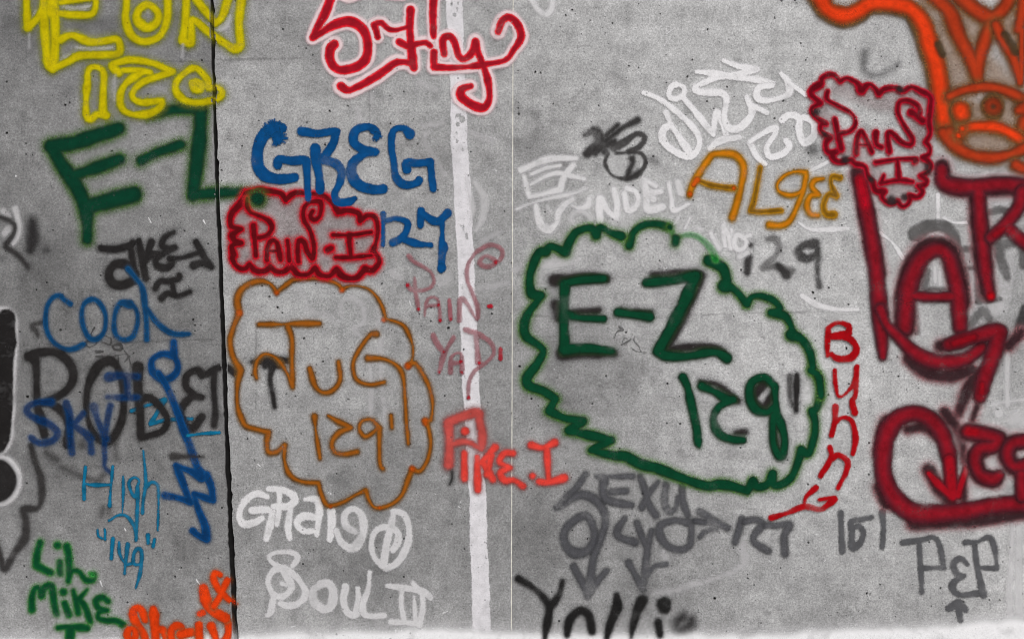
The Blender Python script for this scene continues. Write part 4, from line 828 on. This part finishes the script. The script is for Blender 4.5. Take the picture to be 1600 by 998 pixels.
S('letter', '1140,640,40 1135,540,44 1125,430,48 1080,300,52 1000,210,52 900,180,52 800,220,54 735,320,54 715,450,54 725,580,54 790,710,58 900,795,60 1050,805,58 1250,785,54 1400,755,52 1630,735,52', 50, 1, ext=9)
S('arrow', '1130,470,34 1140,600,34 1150,690,34; 1000,555,22 1070,630,26 1150,700,30; 1240,520,22 1210,600,20 1180,690,24', 28, 1, DREDB, ext=4)
tag('dark red number 229 running off the right edge beside the Q', DRED)
S('dark_spray', '1245,300,52 1340,318,54 1440,345,50 1330,410,52 1290,470,52 1320,560,54 1410,595,50; 1600,352,50 1520,370,50 1490,440,50 1540,520,48 1620,510,44', 50, .92, DRIM, ext=5, cell=2.5, label='dark underspray')
S('numeral', '1245,295,40 1340,310,42 1430,340,42 1400,385,38 1320,400,42 1288,470,42 1320,560,42 1400,590,42 1440,565,34', 41, 1, ext=5); S('numeral', '1610,350,38 1520,370,40 1490,440,40 1530,510,38 1620,500,36; 1580,560,38 1580,700,40', 38, 1, ext=5)
S('paint_blob', '1250,292,24 1290,300,18', 22, .6, paint((180, 8, 26), soft=5, hw=4, ha=.3))
tag('narrow bright red word written letter under letter from top to bottom', BUN)
tile(1200, 440, 1600, 690)
S('letter', '375,290,16 370,380,15 370,460,15; 370,290,13 430,255,15 500,275,19 505,320,17* 400,338,16; 400,342,14 500,350,17 550,410,17 520,470,18 440,480,18 390,450,14', 16)
S('letter', '415,550,11 420,640,11 440,715,11 490,690,11 540,620,13 555,530,14; 550,540,13 545,700,13 525,745,14 540,815,15', 12); S('letter', '420,780,16 415,870,11 395,955,13; 420,880,11 460,845,11 515,860,13 540,930,13 545,990,13 528,1070,14', 12)
tile(1200, 600, 1600, 850)
S('letter', '385,395,18 395,440,13 370,500,17 325,570,13; 395,460,13 440,440,13 495,480,16 480,560,15 435,645,15', 15); S('letter', '295,645,18 240,695,13 225,745,11; 20,830,17 120,800,13 230,760,15 320,780,13 370,750,13 410,715,19; 320,718,6 400,705,13', 13)
tag('red PAIN lettering in a thin scalloped cloud beside the orange face', RPAIN2)
tile(1200, 90, 1520, 340, 1277)
S('overspray', '330,200,50 330,330,50 410,540,60 560,600,60 700,760,60 820,840,60 930,760,60 950,500,70 930,280,70 700,270,60 450,190,50', 50, .22, REDHAZE, ext=11, cell=2.5, label='dusty red overspray')
S('outline', '330,165,15 340,125,14 400,108,14 450,150,20* 490,130,14 550,160,14 580,205,25* 630,170,15 670,200,16 690,230,22* 720,200,15 790,190,14 840,210,18 890,185,16 950,210,18 1010,250,18 1010,320,22 1000,400,20 1010,470,14 980,530,18* 1005,560,14 1005,600,14 962,625,18* 1010,660,16 1010,700,14 952,740,19* 990,770,14 970,795,16 935,800,16* 960,840,14 930,870,15 880,860,17* 880,900,14 840,930,14 805,895,18* 760,915,14 710,875,14 722,835,19* 670,830,14 650,780,18 620,740,14 600,680,16 540,665,14 520,640,20* 430,650,14 400,610,20 430,585,18* 370,590,14 360,530,14 385,500,19* 330,460,14 330,420,14 360,415,16* 290,370,15 270,320,14 325,285,17* 265,230,13 275,200,14 330,165,16', 15, ext=4)
S('dark_spray', '300,345,18; 350,480,12; 480,635,24; 640,760,18; 770,890,24; 850,870,18; 990,680,18 1000,720,14; 820,200,18', 18, .92, DARKSPRAY, label='dark underspray')
S('letter', '415,385,17 435,480,17 455,570,17; 370,215,15 365,260,13 430,300,11 520,350,11 545,410,13 510,460,13 445,475,11', 14, ext=4); S('letter', '548,600,17 555,510,14 580,460,15 620,530,14 645,590,15; 565,545,11 620,545,11', 15, ext=4); S('letter', '670,470,15 672,540,13 705,560,15', 14, ext=4)
S('letter', '755,585,18 745,520,17 748,470,18 780,480,17 830,530,17 885,545,18 900,510,17 850,430,17 810,350,17 820,280,17 880,272,17 935,310,18 935,360,20 890,345,22; 930,370,24 960,395,22', 17, ext=4)
S('numeral', '670,655,13 800,635,13 920,635,15 910,655,14; 805,640,15 815,760,15; 705,780,16 720,735,13; 700,785,15 815,765,15 900,775,15', 14, ext=4)
tag('fat black five-letter word at the foot of the wall beside the hairline joint', paint((30, 29, 29), halo=(56, 54, 54), soft=3.0, speck=3, hw=8, ha=.6))
tile(780, 798, 1100, 998)
S('letter', '150,520,27 250,580,20 340,660,22 390,740,24 380,850,32 365,930,24 355,1000,18; 495,540,18 470,640,24 400,740,24', 24, .96, ext=6); S('letter', '530,960,18 550,850,28 630,770,32 700,810,30 725,930,24', 26, .94, ext=6)
S('letter', '915,650,20 920,740,36 870,870,26 840,980,14', 24, .96, ext=6); S('letter', '1115,690,42 1075,780,32 1045,890,24 1030,980,10', 26, .96, ext=6); S('letter', '1285,720,48 1290,745,44; 1240,860,22 1255,960,20', 28, .94, ext=6); S('letter', '1440,820,32 1385,860,32 1400,910,24 1490,880,34 1500,840,30', 28, .8, SMUDGE, ext=9)

# ---- each tag's empty goes to the foot of its own marks
from mathutils import Matrix
for o in list(bpy.data.objects):
    if o.type == 'EMPTY' and o.name.startswith(('graffiti_tag', 'pen_scrawl')):
        b = [v.co for ch in o.children for v in ch.data.vertices]
        loc = Vector(((min(v.x for v in b) + max(v.x for v in b)) / 2, 0.0, min(v.z for v in b)))
        o.location = loc
        for ch in o.children: ch.matrix_parent_inverse = Matrix.Translation(-loc)
